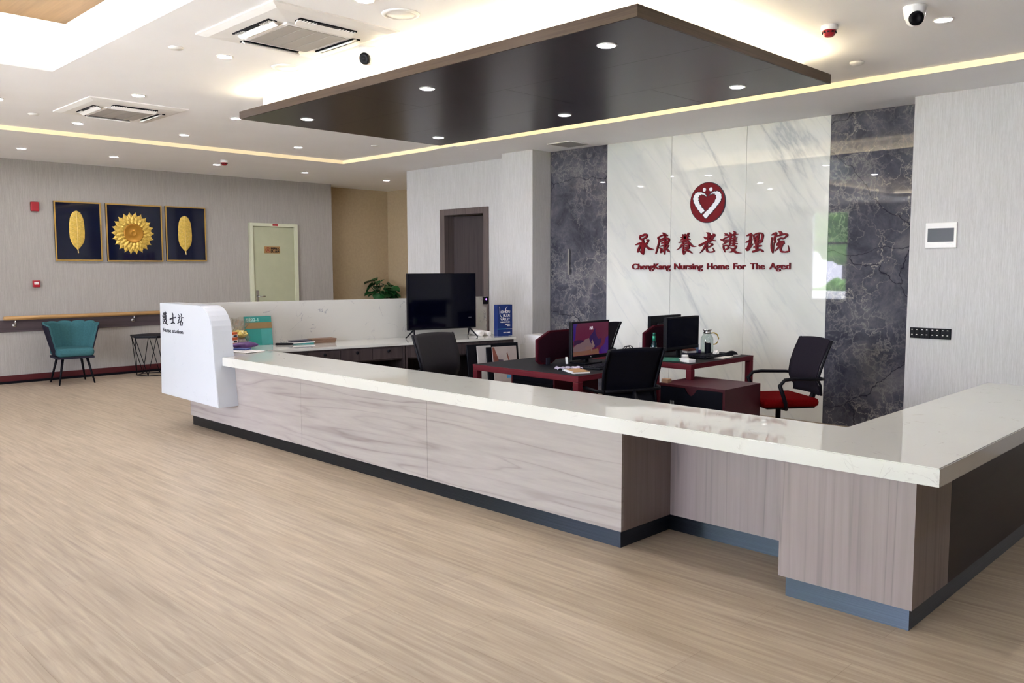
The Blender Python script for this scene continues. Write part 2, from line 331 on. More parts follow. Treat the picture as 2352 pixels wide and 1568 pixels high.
def tube(bm, pts, r, seg=10, closed=False, rs=None):
    pts = [Vector(p) for p in pts]; n = len(pts); rings = []
    up = Vector((0, 0, 1))
    for i, p in enumerate(pts):
        if closed: d = pts[(i+1) % n] - pts[i-1]
        else: d = pts[min(i+1, n-1)] - pts[max(i-1, 0)]
        d.normalize(); a = up if abs(d.z) < 0.9 else Vector((1, 0, 0))
        s = d.cross(a).normalized(); t = s.cross(d).normalized(); rr = rs[i] if rs else r
        rings.append([bm.verts.new(p + s*rr*math.cos(2*PI*k/seg) + t*rr*math.sin(2*PI*k/seg)) for k in range(seg)])
    fs = []
    for i in range(n if closed else n-1):
        A, B = rings[i], rings[(i+1) % n]
        for k in range(seg):
            f = bm.faces.new((A[k], A[k-1], B[k-1], B[k])); f.smooth = True; fs.append(f)
    if not closed: fs += [bm.faces.new(rings[0]), bm.faces.new(rings[-1][::-1])]
    bmesh.ops.recalc_face_normals(bm, faces=fs)
def lathe(bm, prof, c=(0, 0, 0), seg=28, smooth=True, mtx=None):
    c = Vector(c); rings = []; vs = []
    for r, z in prof:
        if r < 1e-5: v = [bm.verts.new(c + Vector((0, 0, z)))]
        else: v = [bm.verts.new(c + Vector((r*math.cos(2*PI*k/seg), r*math.sin(2*PI*k/seg), z))) for k in range(seg)]
        rings.append(v); vs += v
    fs = []
    for A, B in zip(rings, rings[1:]):
        for k in range(seg):
            if len(A) == 1 and len(B) == 1: continue
            if len(A) == 1: q = (A[0], B[k], B[(k+1) % seg])
            elif len(B) == 1: q = (A[k], A[(k+1) % seg], B[0])
            else: q = (A[k], A[(k+1) % seg], B[(k+1) % seg], B[k])
            f = bm.faces.new(q); f.smooth = smooth; fs.append(f)
    for R in (rings[0], rings[-1]):
        if len(R) > 1: fs.append(bm.faces.new(R))
    bmesh.ops.recalc_face_normals(bm, faces=fs)
    if mtx is not None: bmesh.ops.transform(bm, matrix=mtx, verts=vs)
def grid(bm, fn, nu, nv, smooth=True, close=False):
    V = [[bm.verts.new(fn(i/nu, j/nv)) for j in range(nv+1)] for i in range(nu+1)]
    for i in range(nu):
        for j in range(nv):
            f = bm.faces.new((V[i][j], V[i+1][j], V[i+1][j+1], V[i][j+1])); f.smooth = smooth
    return V
def slab_grid(bm, fn, fn2, nu, nv):
    """closed sheet between two surfaces"""
    A = grid(bm, fn, nu, nv); B = grid(bm, fn2, nu, nv)
    for i in range(nu):
        bm.faces.new((A[i][0], B[i][0], B[i+1][0], A[i+1][0])); bm.faces.new((A[i][nv], A[i+1][nv], B[i+1][nv], B[i][nv]))
    for j in range(nv):
        bm.faces.new((A[0][j], A[0][j+1], B[0][j+1], B[0][j])); bm.faces.new((A[nu][j], B[nu][j], B[nu][j+1], A[nu][j+1]))
    bmesh.ops.recalc_face_normals(bm, faces=list(bm.faces))
def T(x, y, z, rz=0.0, rx=0.0, ry=0.0): return Matrix.Translation((x, y, z)) @ Euler((rx, ry, rz)).to_matrix().to_4x4()

def obj(name, bm, m, parent=None):
    me = bpy.data.meshes.new(name); bm.normal_update(); bm.to_mesh(me); bm.free()
    o = bpy.data.objects.new(name, me); COL.objects.link(o)
    if m: me.materials.append(m)
    if parent: o.parent = parent
    return o
def tag(o, label, cat, group=None):
    o['label'] = label; o['category'] = cat
    if group: o['group'] = group
    return o
def thing(name, label, cat, loc=(0, 0, 0), rz=0.0, group=None):
    o = bpy.data.objects.new(name, None); COL.objects.link(o); o.location = loc; o.rotation_euler = (0, 0, rz); o.empty_display_size = 0.1
    return tag(o, label, cat, group)
def struct(name, bm, m, parent=None):
    o = obj(name, bm, m, parent)
    if not parent: o['kind'] = 'structure'
    return o
def dup(root, loc, rz, label, group=None):
    r = root.copy(); COL.objects.link(r); r.location = loc; r.rotation_euler = (0, 0, rz); r['label'] = label
    if group: r['group'] = group
    for ch in list(root.children):
        c = ch.copy(); COL.objects.link(c); c.parent = r
        for g in list(ch.children):
            d = g.copy(); COL.objects.link(d); d.parent = c
    return r
def B1(*a, **k):
    b = BM(); bx(b, *a, **k); return b
def R1(*a, **k):
    b = BM(); rbox(b, *a, **k); return b
def text_obj(name, body, size, m, parent, loc, rot, depth=0.002, bold=0.0, width=None, align='LEFT'):
    """lettering turned into a mesh; width fits the line to a given length"""
    cu = bpy.data.curves.new(name, 'FONT'); cu.body = body; cu.size = size; cu.extrude = depth; cu.offset = bold; cu.align_x = align; cu.resolution_u = 4
    t = bpy.data.objects.new(name, cu); COL.objects.link(t); bpy.context.view_layer.update()
    me = bpy.data.meshes.new_from_object(t.evaluated_get(bpy.context.evaluated_depsgraph_get()))
    bpy.data.objects.remove(t); bpy.data.curves.remove(cu); me.name = name
    xs = [v.co.x for v in me.vertices]
    if xs and width:
        x0, x1 = min(xs), max(xs); s = width/(x1-x0)
        off = {'LEFT': x0, 'RIGHT': x1, 'CENTER': (x0+x1)/2}[align]
        for v in me.vertices: v.co.x = (v.co.x - off)*s
    me.materials.clear(); me.materials.append(m)
    o = bpy.data.objects.new(name, me); COL.objects.link(o); o.location = loc; o.rotation_euler = rot
    if parent: o.parent = parent
    return o
def brush(bm, strokes, y0, y1, ox, oz):
    """brush strokes: (x, z, width) in millimetres, drawn as overlapping discs and links on a wall facing -Y"""
    cnt = 0
    for st in strokes:
        P = [(p[0]/1000-ox, p[1]/1000-oz, max(2, p[2])/2000) for p in st]
        if len(P) > 2:
            Q = []
            for i in range(len(P)-1):
                a, b, c, d = P[max(i-1, 0)], P[i], P[i+1], P[min(i+2, len(P)-1)]
                for k in range(4):
                    t = k/4.0
                    Q.append(tuple(0.5*((2*b[j]) + (-a[j]+c[j])*t + (2*a[j]-5*b[j]+4*c[j]-d[j])*t*t + (-a[j]+3*b[j]-3*c[j]+d[j])*t**3) for j in (0, 1, 2)))
            P = Q + [P[-1]]
        for i, (x, z, r) in enumerate(P):
            r = max(r, 0.001)
            prism(bm, [(x+r*math.cos(2*PI*k/10), z+r*math.sin(2*PI*k/10)) for k in range(10)], y0 - 0.00025*(cnt % 9), y1); cnt += 1
            if i:
                x2, z2, r2 = P[i-1]; r2 = max(r2, 0.001); dx, dz = x-x2, z-z2; l = math.hypot(dx, dz)
                if l > 1e-5:
                    nx, nz = -dz/l, dx/l
                    prism(bm, [(x2+nx*r2, z2+nz*r2), (x2-nx*r2, z2-nz*r2), (x-nx*r, z-nz*r), (x+nx*r, z+nz*r)], y0 - 0.00025*(cnt % 9), y1); cnt += 1

# ================================================================== THE SETTING
ZM, ZP, ZT = 2.868, 2.824, 3.45          # main ceiling, lower perimeter ceiling, top of the slab
XW, XR, YF, YC, YN = -12.012, 2.2, -4.0, 7.263, 7.58   # picture wall, right wall, window wall, pilaster faces, recessed wall
struct('floor', B1(-12.7, XR+0.2, YF-0.2, 9.6, -0.2, 0), M_floor)

# ceiling with a raised, lit tray; the strip nearest the walls hangs 4 cm lower behind a lit step
TX0, TX1, TY0, TY1, TS = -6.747, -1.2, -2.6, 2.09, 0.155
b = BM(); bx(b, -9.572, TX0-TS, YF-0.2, 6.479, ZM, ZT); bx(b, TX1+TS, XR+0.2, YF-0.2, 6.479, ZM, ZT)
bx(b, TX0-TS, TX1+TS, YF-0.2, TY0-TS, ZM, ZT); bx(b, TX0-TS, TX1+TS, TY1+TS, 6.479, ZM, ZT)
LZ = 2.94
bx(b, TX0-TS, TX0, TY0-TS, TY1+TS, ZM, LZ); bx(b, TX1, TX1+TS, TY0-TS, TY1+TS, ZM, LZ); bx(b, TX0, TX1, TY0-TS, TY0, ZM, LZ); bx(b, TX0, TX1, TY1, TY1+TS, ZM, LZ)
struct('ceiling', b, M_ceil)
struct('ceiling', B1(TX0-TS, TX1+TS, TY0-TS, TY1+TS, 3.262, 3.31), M_traywood)
b = BM(); w = 0.02
bx(b, TX0-TS+0.03, TX0-TS+0.03+w, TY0, TY1, LZ, LZ+0.012); bx(b, TX1+TS-0.05, TX1+TS-0.03, TY0, TY1, LZ, LZ+0.012)
bx(b, TX0, TX1, TY1+TS-0.05, TY1+TS-0.03, LZ, LZ+0.012); bx(b, TX0, TX1, TY0-TS+0.03, TY0-TS+0.05, LZ, LZ+0.012)
struct('trim_2', b, M_ledt)
b = BM(); bx(b, -12.7, -9.572, YF-0.2, 9.6, ZP, ZT); bx(b, -9.572, XR+0.2, 6.479, 9.6, ZP, ZT); struct('ceiling', b, M_ceil)
b = BM(); bx(b, -9.572, -9.567, YF, 6.479, ZP, ZM); bx(b, -9.567, XR, 6.474, 6.479, ZP, ZM); struct('trim_1', b, M_cream)

# walls
struct('wall_left', B1(XW-0.2, XW, YF, 7.88, 0, ZP), M_fab_dim)
struct('wall_corridor', B1(-12.6, -12.41, 7.88, 9.5, 0, ZP), M_beige)
b = BM(); bx(b, -12.41, -9.45, 9.32, 9.5, 0, ZP); bx(b, -9.632, -9.45, 7.76, 9.32, 0, ZP); bx(b, -12.41, XW-0.2, 7.80, 7.88, 0, ZP); struct('wall_corridor', b, M_beige)
b = BM(); bx(b, -9.632, -8.815, YN, 7.76, 0, ZP); bx(b, -8.014, -7.384, YN, 7.76, 0, ZP); bx(b, -8.815, -8.014, YN, 7.76, 2.175, ZP); struct('wall_back', b, M_fab)
struct('wall_pilaster', B1(-7.384, -6.869, YC, 7.76, 0, ZP), M_fab)
b = BM(); bx(b, -9.45, -7.2, 9.32, 9.5, 0, ZP); bx(b, -7.384, -7.2, 7.76, 9.32, 0, ZP); struct('wall_room', b, M_plain)
struct('wall_back', B1(-6.869, -2.6, YN+0.02, 7.76, 0, ZP), M_plain)
struct('wall_pilaster', B1(-2.6, XR, YC, 7.76, 0, ZP), M_fab)
struct('wall_right', B1(XR, XR+0.2, YF, YC, 0, ZM), M_rightw)
# marble cladding of the sign wall
dl = struct('door_3', B1(-6.869, -6.012, YN, YN+0.02, 0, ZP), M_dmarb)
h = BM(); bx(h, -6.571, -6.545, YN-0.03, YN-0.012, 1.372, 1.669); bx(h, -6.566, -6.550, YN-0.014, YN, 1.40, 1.42); bx(h, -6.566, -6.550, YN-0.014, YN, 1.62, 1.64)
o = obj('door_handle', h, M_chrome, dl); o['label'] = 'vertical steel bar handle'
b = BM()
for x0, x1 in ((-6.010, -5.1545), (-5.1515, -4.2825), (-4.2795, -3.439)): bx(b, x0, x1, YN, YN+0.02, 0, ZP)
struct('wall_marble', b, M_wmarb)
struct('wall_marble', B1(-3.437, -2.60, YN, YN+0.02, 0, ZP), M_dmarb)
struct('trim_3', B1(-6.869, -6.862, YN-0.008, YN, 0, ZP), M_alu)

# window wall behind the camera: one tall window and a wide glazed entrance
WIN = [(-9.13, -8.21, 0.67, 2.76), (-6.9, -1.2, 0.0, 2.72)]
(a0, a1, a2, a3), (b0, b1, b2, b3) = WIN
b = BM(); bx(b, -12.2, a0, YF-0.2, YF, 0, ZM); bx(b, a1, b0, YF-0.2, YF, 0, ZM); bx(b, b1, XR+0.2, YF-0.2, YF, 0, ZM)
bx(b, a0, a1, YF-0.2, YF, 0, a2); bx(b, a0, a1, YF-0.2, YF, a3, ZM); bx(b, b0, b1, YF-0.2, YF, b3, ZM)
struct('wall_front', b, M_front)
for i, (x0, x1, z0, z1) in enumerate(WIN):
    b = BM(); f = 0.05
    n = 1 if i == 0 else 5
    for k in range(n+1):
        x = x0 + (x1-x0-f)*k/n; bx(b, x, x+f, YF-0.14, YF-0.06, z0, z1)
    for z in (z0, z1-f, 1.98): bx(b, x0, x1, YF-0.135, YF-0.065, z, z+f)
    w = struct('window_%d' % (i+1), b, M_alu)
    obj('pane', B1(x0, x1, YF-0.105, YF-0.095, z0, z1), M_glass, w)

# picture-wall skirting, and the two doors
b = BM(); rbox(b, XW, XW+0.015, YF, 6.38, 0.03, 0.105, 0.003); rbox(b, XW, XW+0.015, 7.21, 7.88, 0.03, 0.105, 0.003); bl = struct('baseboard_left', b, M_base)
b = BM(); bx(b, XW, XW+0.018, YF, 6.38, 0, 0.03); bx(b, XW, XW+0.018, 7.21, 7.88, 0, 0.03); obj('base_strip', b, M_black, bl)

g = BM(); bx(g, XW, XW+0.03, 6.43, 7.15, 0.005, 2.10); d1 = struct('door_1', g, M_green)
g = BM(); bx(g, XW, XW+0.055, 6.386, 6.432, 0, 2.146); bx(g, XW, XW+0.055, 7.148, 7.204, 0, 2.146); bx(g, XW, XW+0.055, 6.432, 7.148, 2.098, 2.146); obj('door_frame', g, M_greenf, d1)
g = BM(); rbox(g, XW+0.03, XW+0.036, 6.625, 6.895, 1.685, 1.79, 0.002); s1 = obj('door_plate', g, mat('brass_plate', srgb(176, 140, 92), 0.35, metal=0.4), d1); s1['label'] = 'brass plate with red emblem and black characters'
g = BM(); tube(g, [(XW+0.038, 6.685+0.036*math.cos(a*PI/8), 1.738+0.036*math.sin(a*PI/8)) for a in range(16)], 0.004, 6, True); tube(g, [(XW+0.038, 6.67, 1.72), (XW+0.038, 6.685, 1.76), (XW+0.038, 6.70, 1.72)], 0.005, 6); obj('door_plate_emblem', g, M_redp, s1)
text_obj('door_plate_text', '非请勿入', 0.036, M_ink, s1, (XW+0.038, 6.735, 1.745), (PI/2, 0, PI/2), 0.001, 0.0015, 0.145)
text_obj('door_plate_text', '闲人免进', 0.036, M_ink, s1, (XW+0.038, 6.735, 1.700), (PI/2, 0, PI/2), 0.001, 0.0015, 0.145)
g = BM(); bx(g, XW+0.055, XW+0.060, 6.765, 6.855, 2.108, 2.138); rl = obj('frame_label', g, M_redp, d1); rl['label'] = 'small red label on the door frame'
g = BM(); tube(g, [(XW+0.03, 6.49, 1.02), (XW+0.075, 6.49, 1.02), (XW+0.075, 6.60, 1.02)], 0.010, 8); bx(g, XW+0.03, XW+0.036, 6.47, 6.51, 0.93, 1.11); obj('door_handle', g, M_chrome, d1)

lf = BM(); rz = math.radians(14); mt = T(-8.79, 7.755, 0, rz); bx(lf, 0, 0.74, -0.04, 0, 0.01, 2.15, mt); d2 = struct('door_2', lf, M_doorw)
g = BM(); bx(g, -8.897, -8.815, YN-0.018, YN, 0, 2.24); bx(g, -8.014, -7.943, YN-0.018, YN, 0, 2.24); bx(g, -8.815, -8.014, YN-0.018, YN, 2.175, 2.24)
bx(g, -8.815, -8.80, YN-0.018, 7.76, 0, 2.175); bx(g, -8.03, -8.014, YN-0.018, 7.76, 0, 2.175); bx(g, -8.80, -8.03, YN-0.018, 7.76, 2.16, 2.175); obj('door_frame', g, M_doorf, d2)
for z in (0.25, 1.30, 1.88):
    g = BM(); tube(g, [(-8.793, 7.742, z-0.055), (-8.793, 7.742, z+0.055)], 0.009, 8); bx(g, -8.80, -8.77, 7.735, 7.742, z-0.05, z+0.05); obj('hinge', g, M_chrome, d2)

# outdoors, seen as the reflection of the windows in the marble
gd = struct('ground', B1(-30, 20, -40, YF-0.2, -0.35, -0.15), mat('paving', srgb(178, 180, 182), 0.9, var=0.1, scale=(2, 2, 2)))
pw = tag(obj('garden_wall', R1(-24, 10, -9.2, -8.95, -0.15, 0.75, 0.02), mat('white_render', srgb(226, 224, 220), 0.9)), 'low white garden wall outside, mirrored in the polished marble', 'wall')
hb = BM()
for k in range(80):
    x = -22 + 30*k/80; z = random.uniform(0.9, 1.25); r = random.uniform(0.35, 0.5)
    bmesh.ops.create_icosphere(hb, subdivisions=2, radius=r, matrix=T(x, -10.2+random.uniform(-.2, .2), z-0.5) @ Matrix.Diagonal((1.1, 0.9, 1.2, 1)))
for v in hb.verts: v.co += Vector((random.uniform(-.06, .06), random.uniform(-.06, .06), random.uniform(-.06, .06)))
M_hedge = mat('hedge_green', srgb(104, 142, 70), 0.8, var=0.4, scale=(7, 7, 7))
hg = tag(obj('hedge', hb, M_hedge), 'clipped green hedge behind the low white garden wall', 'hedge')
for k, (x, y, hgt, r, lb) in enumerate(((-13.0, -15, 6.0, 2.4, 'broad green tree outside, leftmost of those mirrored in the marble'), (-17, -18, 6.8, 2.6, 'tall green tree outside behind the hedge, farthest from the windows'), (-9.0, -14.5, 5.4, 2.1, 'small green tree outside nearest the windows'))):
    t = thing('garden_tree', lb, 'tree', (x, y, -0.15), 0, 'trees outside the windows')
    tb = BM(); tube(tb, [(0, 0, 0), (0.05, 0, 1.2), (0, 0.05, hgt*0.6)], 0.14, 10, rs=[0.2, 0.15, 0.08]); obj('trunk', tb, M_doorf, t)
    cb = BM()
    for q in range(26):
        a = random.uniform(0, 2*PI); rr = random.uniform(0, r*0.75)
        bmesh.ops.create_icosphere(cb, subdivisions=2, radius=random.uniform(0.55, 0.95), matrix=T(rr*math.cos(a), rr*math.sin(a), hgt*0.62+random.uniform(-1.5, 1.6)))
    for v in cb.verts: v.co += Vector((random.uniform(-.12, .12), random.uniform(-.12, .12), random.uniform(-.12, .12)))
    obj('crown', cb, M_hedge, t)
BRUSH_RED=[[[(-5536,1803,9),(-5544,1777,18),(-5536,1760,16)],[(-5543,1783,14),(-5508,1798,20),(-5474,1808,24),(-5450,1801,18)],[(-5449,1801,18),(-5461,1777,20),(-5508,1757,18),(-5535,1758,12)],[(-5513,1760,20),(-5500,1736,24),(-5502,1671,42),(-5497,1623,30),(-5498,1592,6)],[(-5497,1599,16),(-5526,1620,16),(-5545,1635,7)],[(-5597,1698,9),(-5557,1711,20),(-5507,1720,24)],[(-5527,1704,16),(-5553,1660,25),(-5570,1621,14)],[(-5506,1663,10),(-5517,1643,11)],[(-5430,1744,16),(-5448,1718,20),(-5477,1677,24)],[(-5455,1750,8),(-5434,1746,18)],[(-5473,1707,24),(-5448,1675,20),(-5413,1653,25),(-5362,1648,4)]],[[(-5246,1820,7),(-5228,1808,22),(-5209,1795,24),(-5189,1787,13)],[(-5304,1766,16),(-5283,1780,13),(-5245,1792,16),(-5191,1790,16)],[(-5303,1770,12),(-5295,1751,16),(-5256,1751,18),(-5216,1766,18)],[(-5283,1750,19),(-5296,1703,16),(-5316,1644,16),(-5330,1603,10)],[(-5198,1764,14),(-5168,1750,20),(-5171,1724,18),(-5194,1697,20),(-5232,1682,18)],[(-5219,1796,20),(-5214,1756,22),(-5215,1698,28),(-5221,1635,24),(-5218,1590,6)],[(-5270,1729,9),(-5237,1741,13),(-5209,1752,14)],[(-5258,1709,11),(-5218,1717,19),(-5185,1728,12)],[(-5269,1678,12),(-5236,1684,16),(-5199,1692,15)],[(-5283,1661,13),(-5260,1647,19),(-5269,1628,16),(-5269,1607,10)],[(-5268,1610,10),(-5235,1629,15)],[(-5174,1683,18),(-5196,1658,18),(-5212,1650,15)],[(-5196,1648,16),(-5174,1630,21),(-5156,1614,6)]],[[(-4996,1795,8),(-4989,1777,18),(-4960,1772,23)],[(-4964,1798,6),(-4983,1780,10)],[(-4925,1804,16),(-4936,1784,23),(-4960,1761,34)],[(-5012,1763,9),(-4960,1761,27),(-4919,1776,7)],[(-5014,1738,10),(-4960,1747,31),(-4906,1739,8)],[(-4963,1777,35),(-4960,1729,31)],[(-5039,1712,9),(-4996,1720,14),(-4964,1730,15)],[(-4973,1727,15),(-5004,1685,17),(-5031,1654,11),(-5069,1635,3)],[(-4932,1726,15),(-4905,1699,19),(-4871,1670,17),(-4831,1667,3)],[(-4986,1691,9),(-4985,1646,13),(-4985,1614,16),(-4977,1585,5)],[(-4984,1685,11),(-4950,1703,14),(-4918,1697,16),(-4920,1676,15),(-4920,1653,17),(-4944,1636,15)],[(-4979,1671,8),(-4932,1684,10)],[(-4979,1653,8),(-4936,1664,11)],[(-4978,1634,10),(-4940,1646,13)],[(-4979,1590,15),(-4957,1620,14)],[(-4940,1650,16),(-4905,1653,6)],[(-4944,1627,15),(-4912,1619,18),(-4878,1599,7)]],[[(-4708,1805,7),(-4682,1791,27),(-4682,1754,30),(-4685,1718,34)],[(-4738,1762,7),(-4712,1746,22),(-4681,1757,23),(-4647,1772,15)],[(-4633,1790,7),(-4619,1777,23),(-4642,1747,22),(-4676,1714,28)],[(-4787,1676,25),(-4745,1694,21),(-4698,1716,23)],[(-4676,1725,19),(-4642,1726,15),(-4609,1721,12)],[(-4696,1709,21),(-4727,1665,19),(-4748,1631,14),(-4783,1598,3)],[(-4699,1679,13),(-4705,1642,18),(-4695,1616,18),(-4665,1606,13),(-4631,1610,15),(-4617,1619,10),(-4637,1650,2)],[(-4639,1681,17),(-4666,1663,14),(-4696,1652,10)],[(-4671,1693,9),(-4642,1688,16)]],[[(-4498,1788,8),(-4479,1780,20),(-4460,1767,14)],[(-4501,1766,5),(-4459,1773,9)],[(-4541,1731,11),(-4523,1723,11),(-4498,1742,14),(-4455,1755,11)],[(-4511,1711,8),(-4483,1723,12),(-4457,1725,8)],[(-4503,1699,7),(-4479,1711,8)],[(-4520,1681,9),(-4487,1696,12),(-4454,1715,5)],[(-4513,1667,12),(-4506,1634,14),(-4492,1604,7)],[(-4511,1668,13),(-4473,1670,15),(-4457,1662,14),(-4464,1637,14),(-4498,1628,11)],[(-4447,1799,6),(-4434,1784,17),(-4429,1765,17)],[(-4400,1810,6),(-4384,1793,20),(-4401,1771,14)],[(-4455,1760,14),(-4409,1774,17),(-4354,1780,6)],[(-4424,1765,13),(-4437,1733,17),(-4440,1700,16),(-4443,1662,6)],[(-4409,1772,14),(-4388,1761,15),(-4390,1717,21),(-4398,1671,20)],[(-4425,1739,11),(-4392,1738,15),(-4362,1745,5)],[(-4425,1721,11),(-4392,1721,14),(-4365,1726,5)],[(-4428,1703,11),(-4391,1703,15),(-4363,1707,5)],[(-4428,1685,11),(-4391,1685,15),(-4359,1688,7)],[(-4432,1662,8),(-4403,1667,14),(-4370,1660,17)],[(-4367,1659,14),(-4385,1635,18),(-4422,1606,14),(-4460,1606,3)],[(-4441,1647,10),(-4414,1636,14),(-4393,1617,21),(-4362,1598,19),(-4311,1592,3)]],[[(-4252,1759,9),(-4222,1770,22),(-4196,1766,16)],[(-4210,1778,19),(-4212,1731,25),(-4216,1687,25),(-4234,1648,25),(-4246,1617,16)],[(-4260,1696,11),(-4228,1708,22),(-4199,1720,10)],[(-4257,1634,13),(-4242,1617,16),(-4215,1650,18),(-4188,1679,7)],[(-4184,1764,6),(-4175,1741,13),(-4170,1719,15),(-4159,1677,7)],[(-4180,1762,11),(-4143,1778,15),(-4103,1781,15),(-4083,1761,20),(-4089,1728,18),(-4101,1696,18),(-4144,1688,22)],[(-4166,1740,13),(-4138,1750,24),(-4124,1745,15)],[(-4125,1770,16),(-4134,1729,24),(-4144,1679,29),(-4143,1623,25)],[(-4167,1724,9),(-4113,1713,9)],[(-4174,1647,11),(-4139,1656,21),(-4100,1660,16)],[(-4183,1603,20),(-4138,1616,21),(-4105,1623,17),(-4079,1606,15)]],[[(-3991,1759,8),(-3963,1770,22),(-3944,1775,19),(-3954,1738,20),(-3959,1721,18),(-3949,1689,16)],[(-3985,1734,12),(-3989,1682,14),(-3984,1629,21),(-3973,1588,8)],[(-3961,1692,7),(-3966,1657,5),(-3969,1629,11),(-3972,1593,9)],[(-3916,1794,6),(-3896,1779,26),(-3894,1757,18)],[(-3937,1748,10),(-3898,1756,16),(-3853,1766,16),(-3831,1755,20),(-3852,1733,13),(-3876,1720,12)],[(-3921,1715,12),(-3890,1729,14),(-3867,1725,9)],[(-3931,1667,16),(-3906,1684,28),(-3868,1696,20)],[(-3917,1708,10),(-3896,1691,21)],[(-3933,1663,13),(-3905,1663,18),(-3865,1680,20)],[(-3888,1672,20),(-3913,1642,17),(-3949,1609,10)],[(-3878,1669,17),(-3892,1631,19),(-3886,1604,19),(-3852,1595,15),(-3815,1601,15),(-3807,1612,10),(-3819,1658,2)]]]
BRUSH_BLACK=[[[(-7731,1047,4),(-7721,1043,9),(-7711,1036,6)],[(-7732,1036,4),(-7710,1039,4)],[(-7753,1017,5),(-7744,1013,5),(-7731,1023,6),(-7708,1030,5)],[(-7737,1006,4),(-7723,1013,5),(-7709,1014,4)],[(-7733,1000,4),(-7721,1006,4)],[(-7742,990,4),(-7725,998,5),(-7708,1008,4)],[(-7738,983,5),(-7735,965,6),(-7727,949,4)],[(-7737,983,6),(-7718,985,7),(-7709,980,6),(-7713,967,6),(-7731,962,5)],[(-7704,1053,4),(-7697,1045,8),(-7695,1035,8)],[(-7679,1059,4),(-7671,1050,9),(-7680,1038,6)],[(-7708,1032,6),(-7684,1040,8),(-7655,1043,4)],[(-7692,1035,6),(-7699,1018,8),(-7700,1000,7),(-7702,980,4)],[(-7684,1039,6),(-7673,1033,7),(-7674,1010,9),(-7678,985,9)],[(-7692,1021,5),(-7675,1021,7),(-7660,1024,4)],[(-7692,1012,5),(-7675,1012,6),(-7661,1014,4)],[(-7694,1002,5),(-7675,1002,7),(-7660,1004,4)],[(-7694,992,5),(-7675,992,7),(-7658,994,4)],[(-7696,980,4),(-7681,983,6),(-7664,979,8)],[(-7662,979,6),(-7672,966,8),(-7691,950,6),(-7711,950,4)],[(-7701,972,4),(-7687,966,6),(-7676,956,9),(-7660,946,9),(-7633,943,4)]],[[(-7534,1054,5),(-7520,1038,9),(-7521,1006,10),(-7524,967,9)],[(-7583,994,12),(-7524,1006,12),(-7463,1015,10)],[(-7564,956,9),(-7522,965,11),(-7487,959,6)]],[[(-7408,1045,4),(-7390,1033,6)],[(-7415,1015,8),(-7369,1024,7)],[(-7388,1014,5),(-7381,990,7)],[(-7412,1002,6),(-7403,982,6)],[(-7429,963,7),(-7386,978,9),(-7360,984,6)],[(-7353,1052,5),(-7341,1031,8),(-7344,1007,8),(-7357,980,6)],[(-7347,1016,8),(-7312,1019,8)],[(-7370,977,6),(-7363,949,7)],[(-7360,977,6),(-7327,976,8),(-7330,963,8),(-7340,946,6)],[(-7368,947,6),(-7337,947,5)]]]

# ================================================================== RECEPTION COUNTER
FX, FY = -7.0, 3.8805                       # inner corner where the two runs of worktop meet
tv_ = Vector((0.21, 0.97770, 0)); nv_ = Vector((-0.97770, 0.21, 0))
RA = math.atan2(tv_.y, tv_.x)               # heading of the left run
def RUN(a, n, z=0.0): return Vector((FX, FY, z)) + tv_*a + nv_*n
ZC, ZB = 0.703, 0.631
Y0, Y1, YR, YQ = 3.309, 3.8805, 3.86, 3.418
XL, XPL, XPR, XQ, XO, XI, XE = -6.738, -7.625, -2.6025, -1.731, -1.162, -1.60, -1.045
YE = 6.03

q = [RUN(2.72, 0), RUN(2.72, 0.618), RUN(-0.56, 0.618)]
poly = [(XL, Y0), (XE, Y0), (XE, YE), (-1.641, YE), (-1.641, Y1), (FX, Y1)] + [(v.x, v.y) for v in q] + [(q[2].x, YQ+0.004), (XL, YQ+0.004)]
ZT_ = 0.678                                  # the slab itself is thin; the front run and the wing carry a deeper apron
b = BM(); prism(b, poly, ZT_, ZC, 'z')
bmesh.ops.bevel(b, geom=[e for e in b.edges if e.verts[0].co.z > ZC-1e-4 and e.verts[1].co.z > ZC-1e-4], offset=0.004, segments=2, affect='EDGES')
prism(b, [(XL, Y0), (XE, Y0), (XE, YE), (-1.641, YE), (-1.641, Y1), (FX+0.3, Y1), (FX+0.3, YQ+0.004), (XL, YQ+0.004)], ZB, ZT_, 'z')
tag(obj('counter_worktop', b, M_quartz), 'glossy cream quartz worktop running round the whole reception counter', 'worktop')

rc = thing('reception_counter', 'long low wood-panelled reception counter on a dark metal plinth', 'counter', (XPR, YQ, 0))
def RCB(x0, x1, y0, y1, z0, z1):
    b = BM(); bx(b, x0-XPR, x1-XPR, y0-YQ, y1-YQ, z0, z1); return b
ZPL = 0.089
for x0, x1 in ((XPL, -5.685), (-5.683, -4.168), (-4.166, XPR)): obj('front_panel', RCB(x0, x1, YQ, YQ+0.02, ZPL, ZB), M_lam, rc)
o = obj('side_panel', RCB(XPR-0.02, XPR, YQ+0.02, YR, ZPL, ZB), M_lamv, rc); o['label'] = 'panel lining the side of the knee recess'
obj('recess_panel', RCB(XPR, XQ, YR, YR+0.02, ZPL, ZB), M_lamv, rc)
o = obj('pedestal_panel', RCB(XQ, XO, YQ, YQ+0.02, ZPL, ZB), M_lamv, rc)
obj('side_panel', RCB(XQ, XQ+0.02, YQ+0.02, YR, ZPL, ZB), M_lamv, rc)
o = obj('wing_panel', RCB(XO-0.02, XO, YQ+0.02, YQ+0.42, ZPL, ZB), M_lamv, rc)
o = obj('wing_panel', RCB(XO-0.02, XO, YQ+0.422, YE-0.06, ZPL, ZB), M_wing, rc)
b = RCB(XPL+0.02, XPR-0.02, YQ+0.02, Y1-0.06, ZPL, ZB)
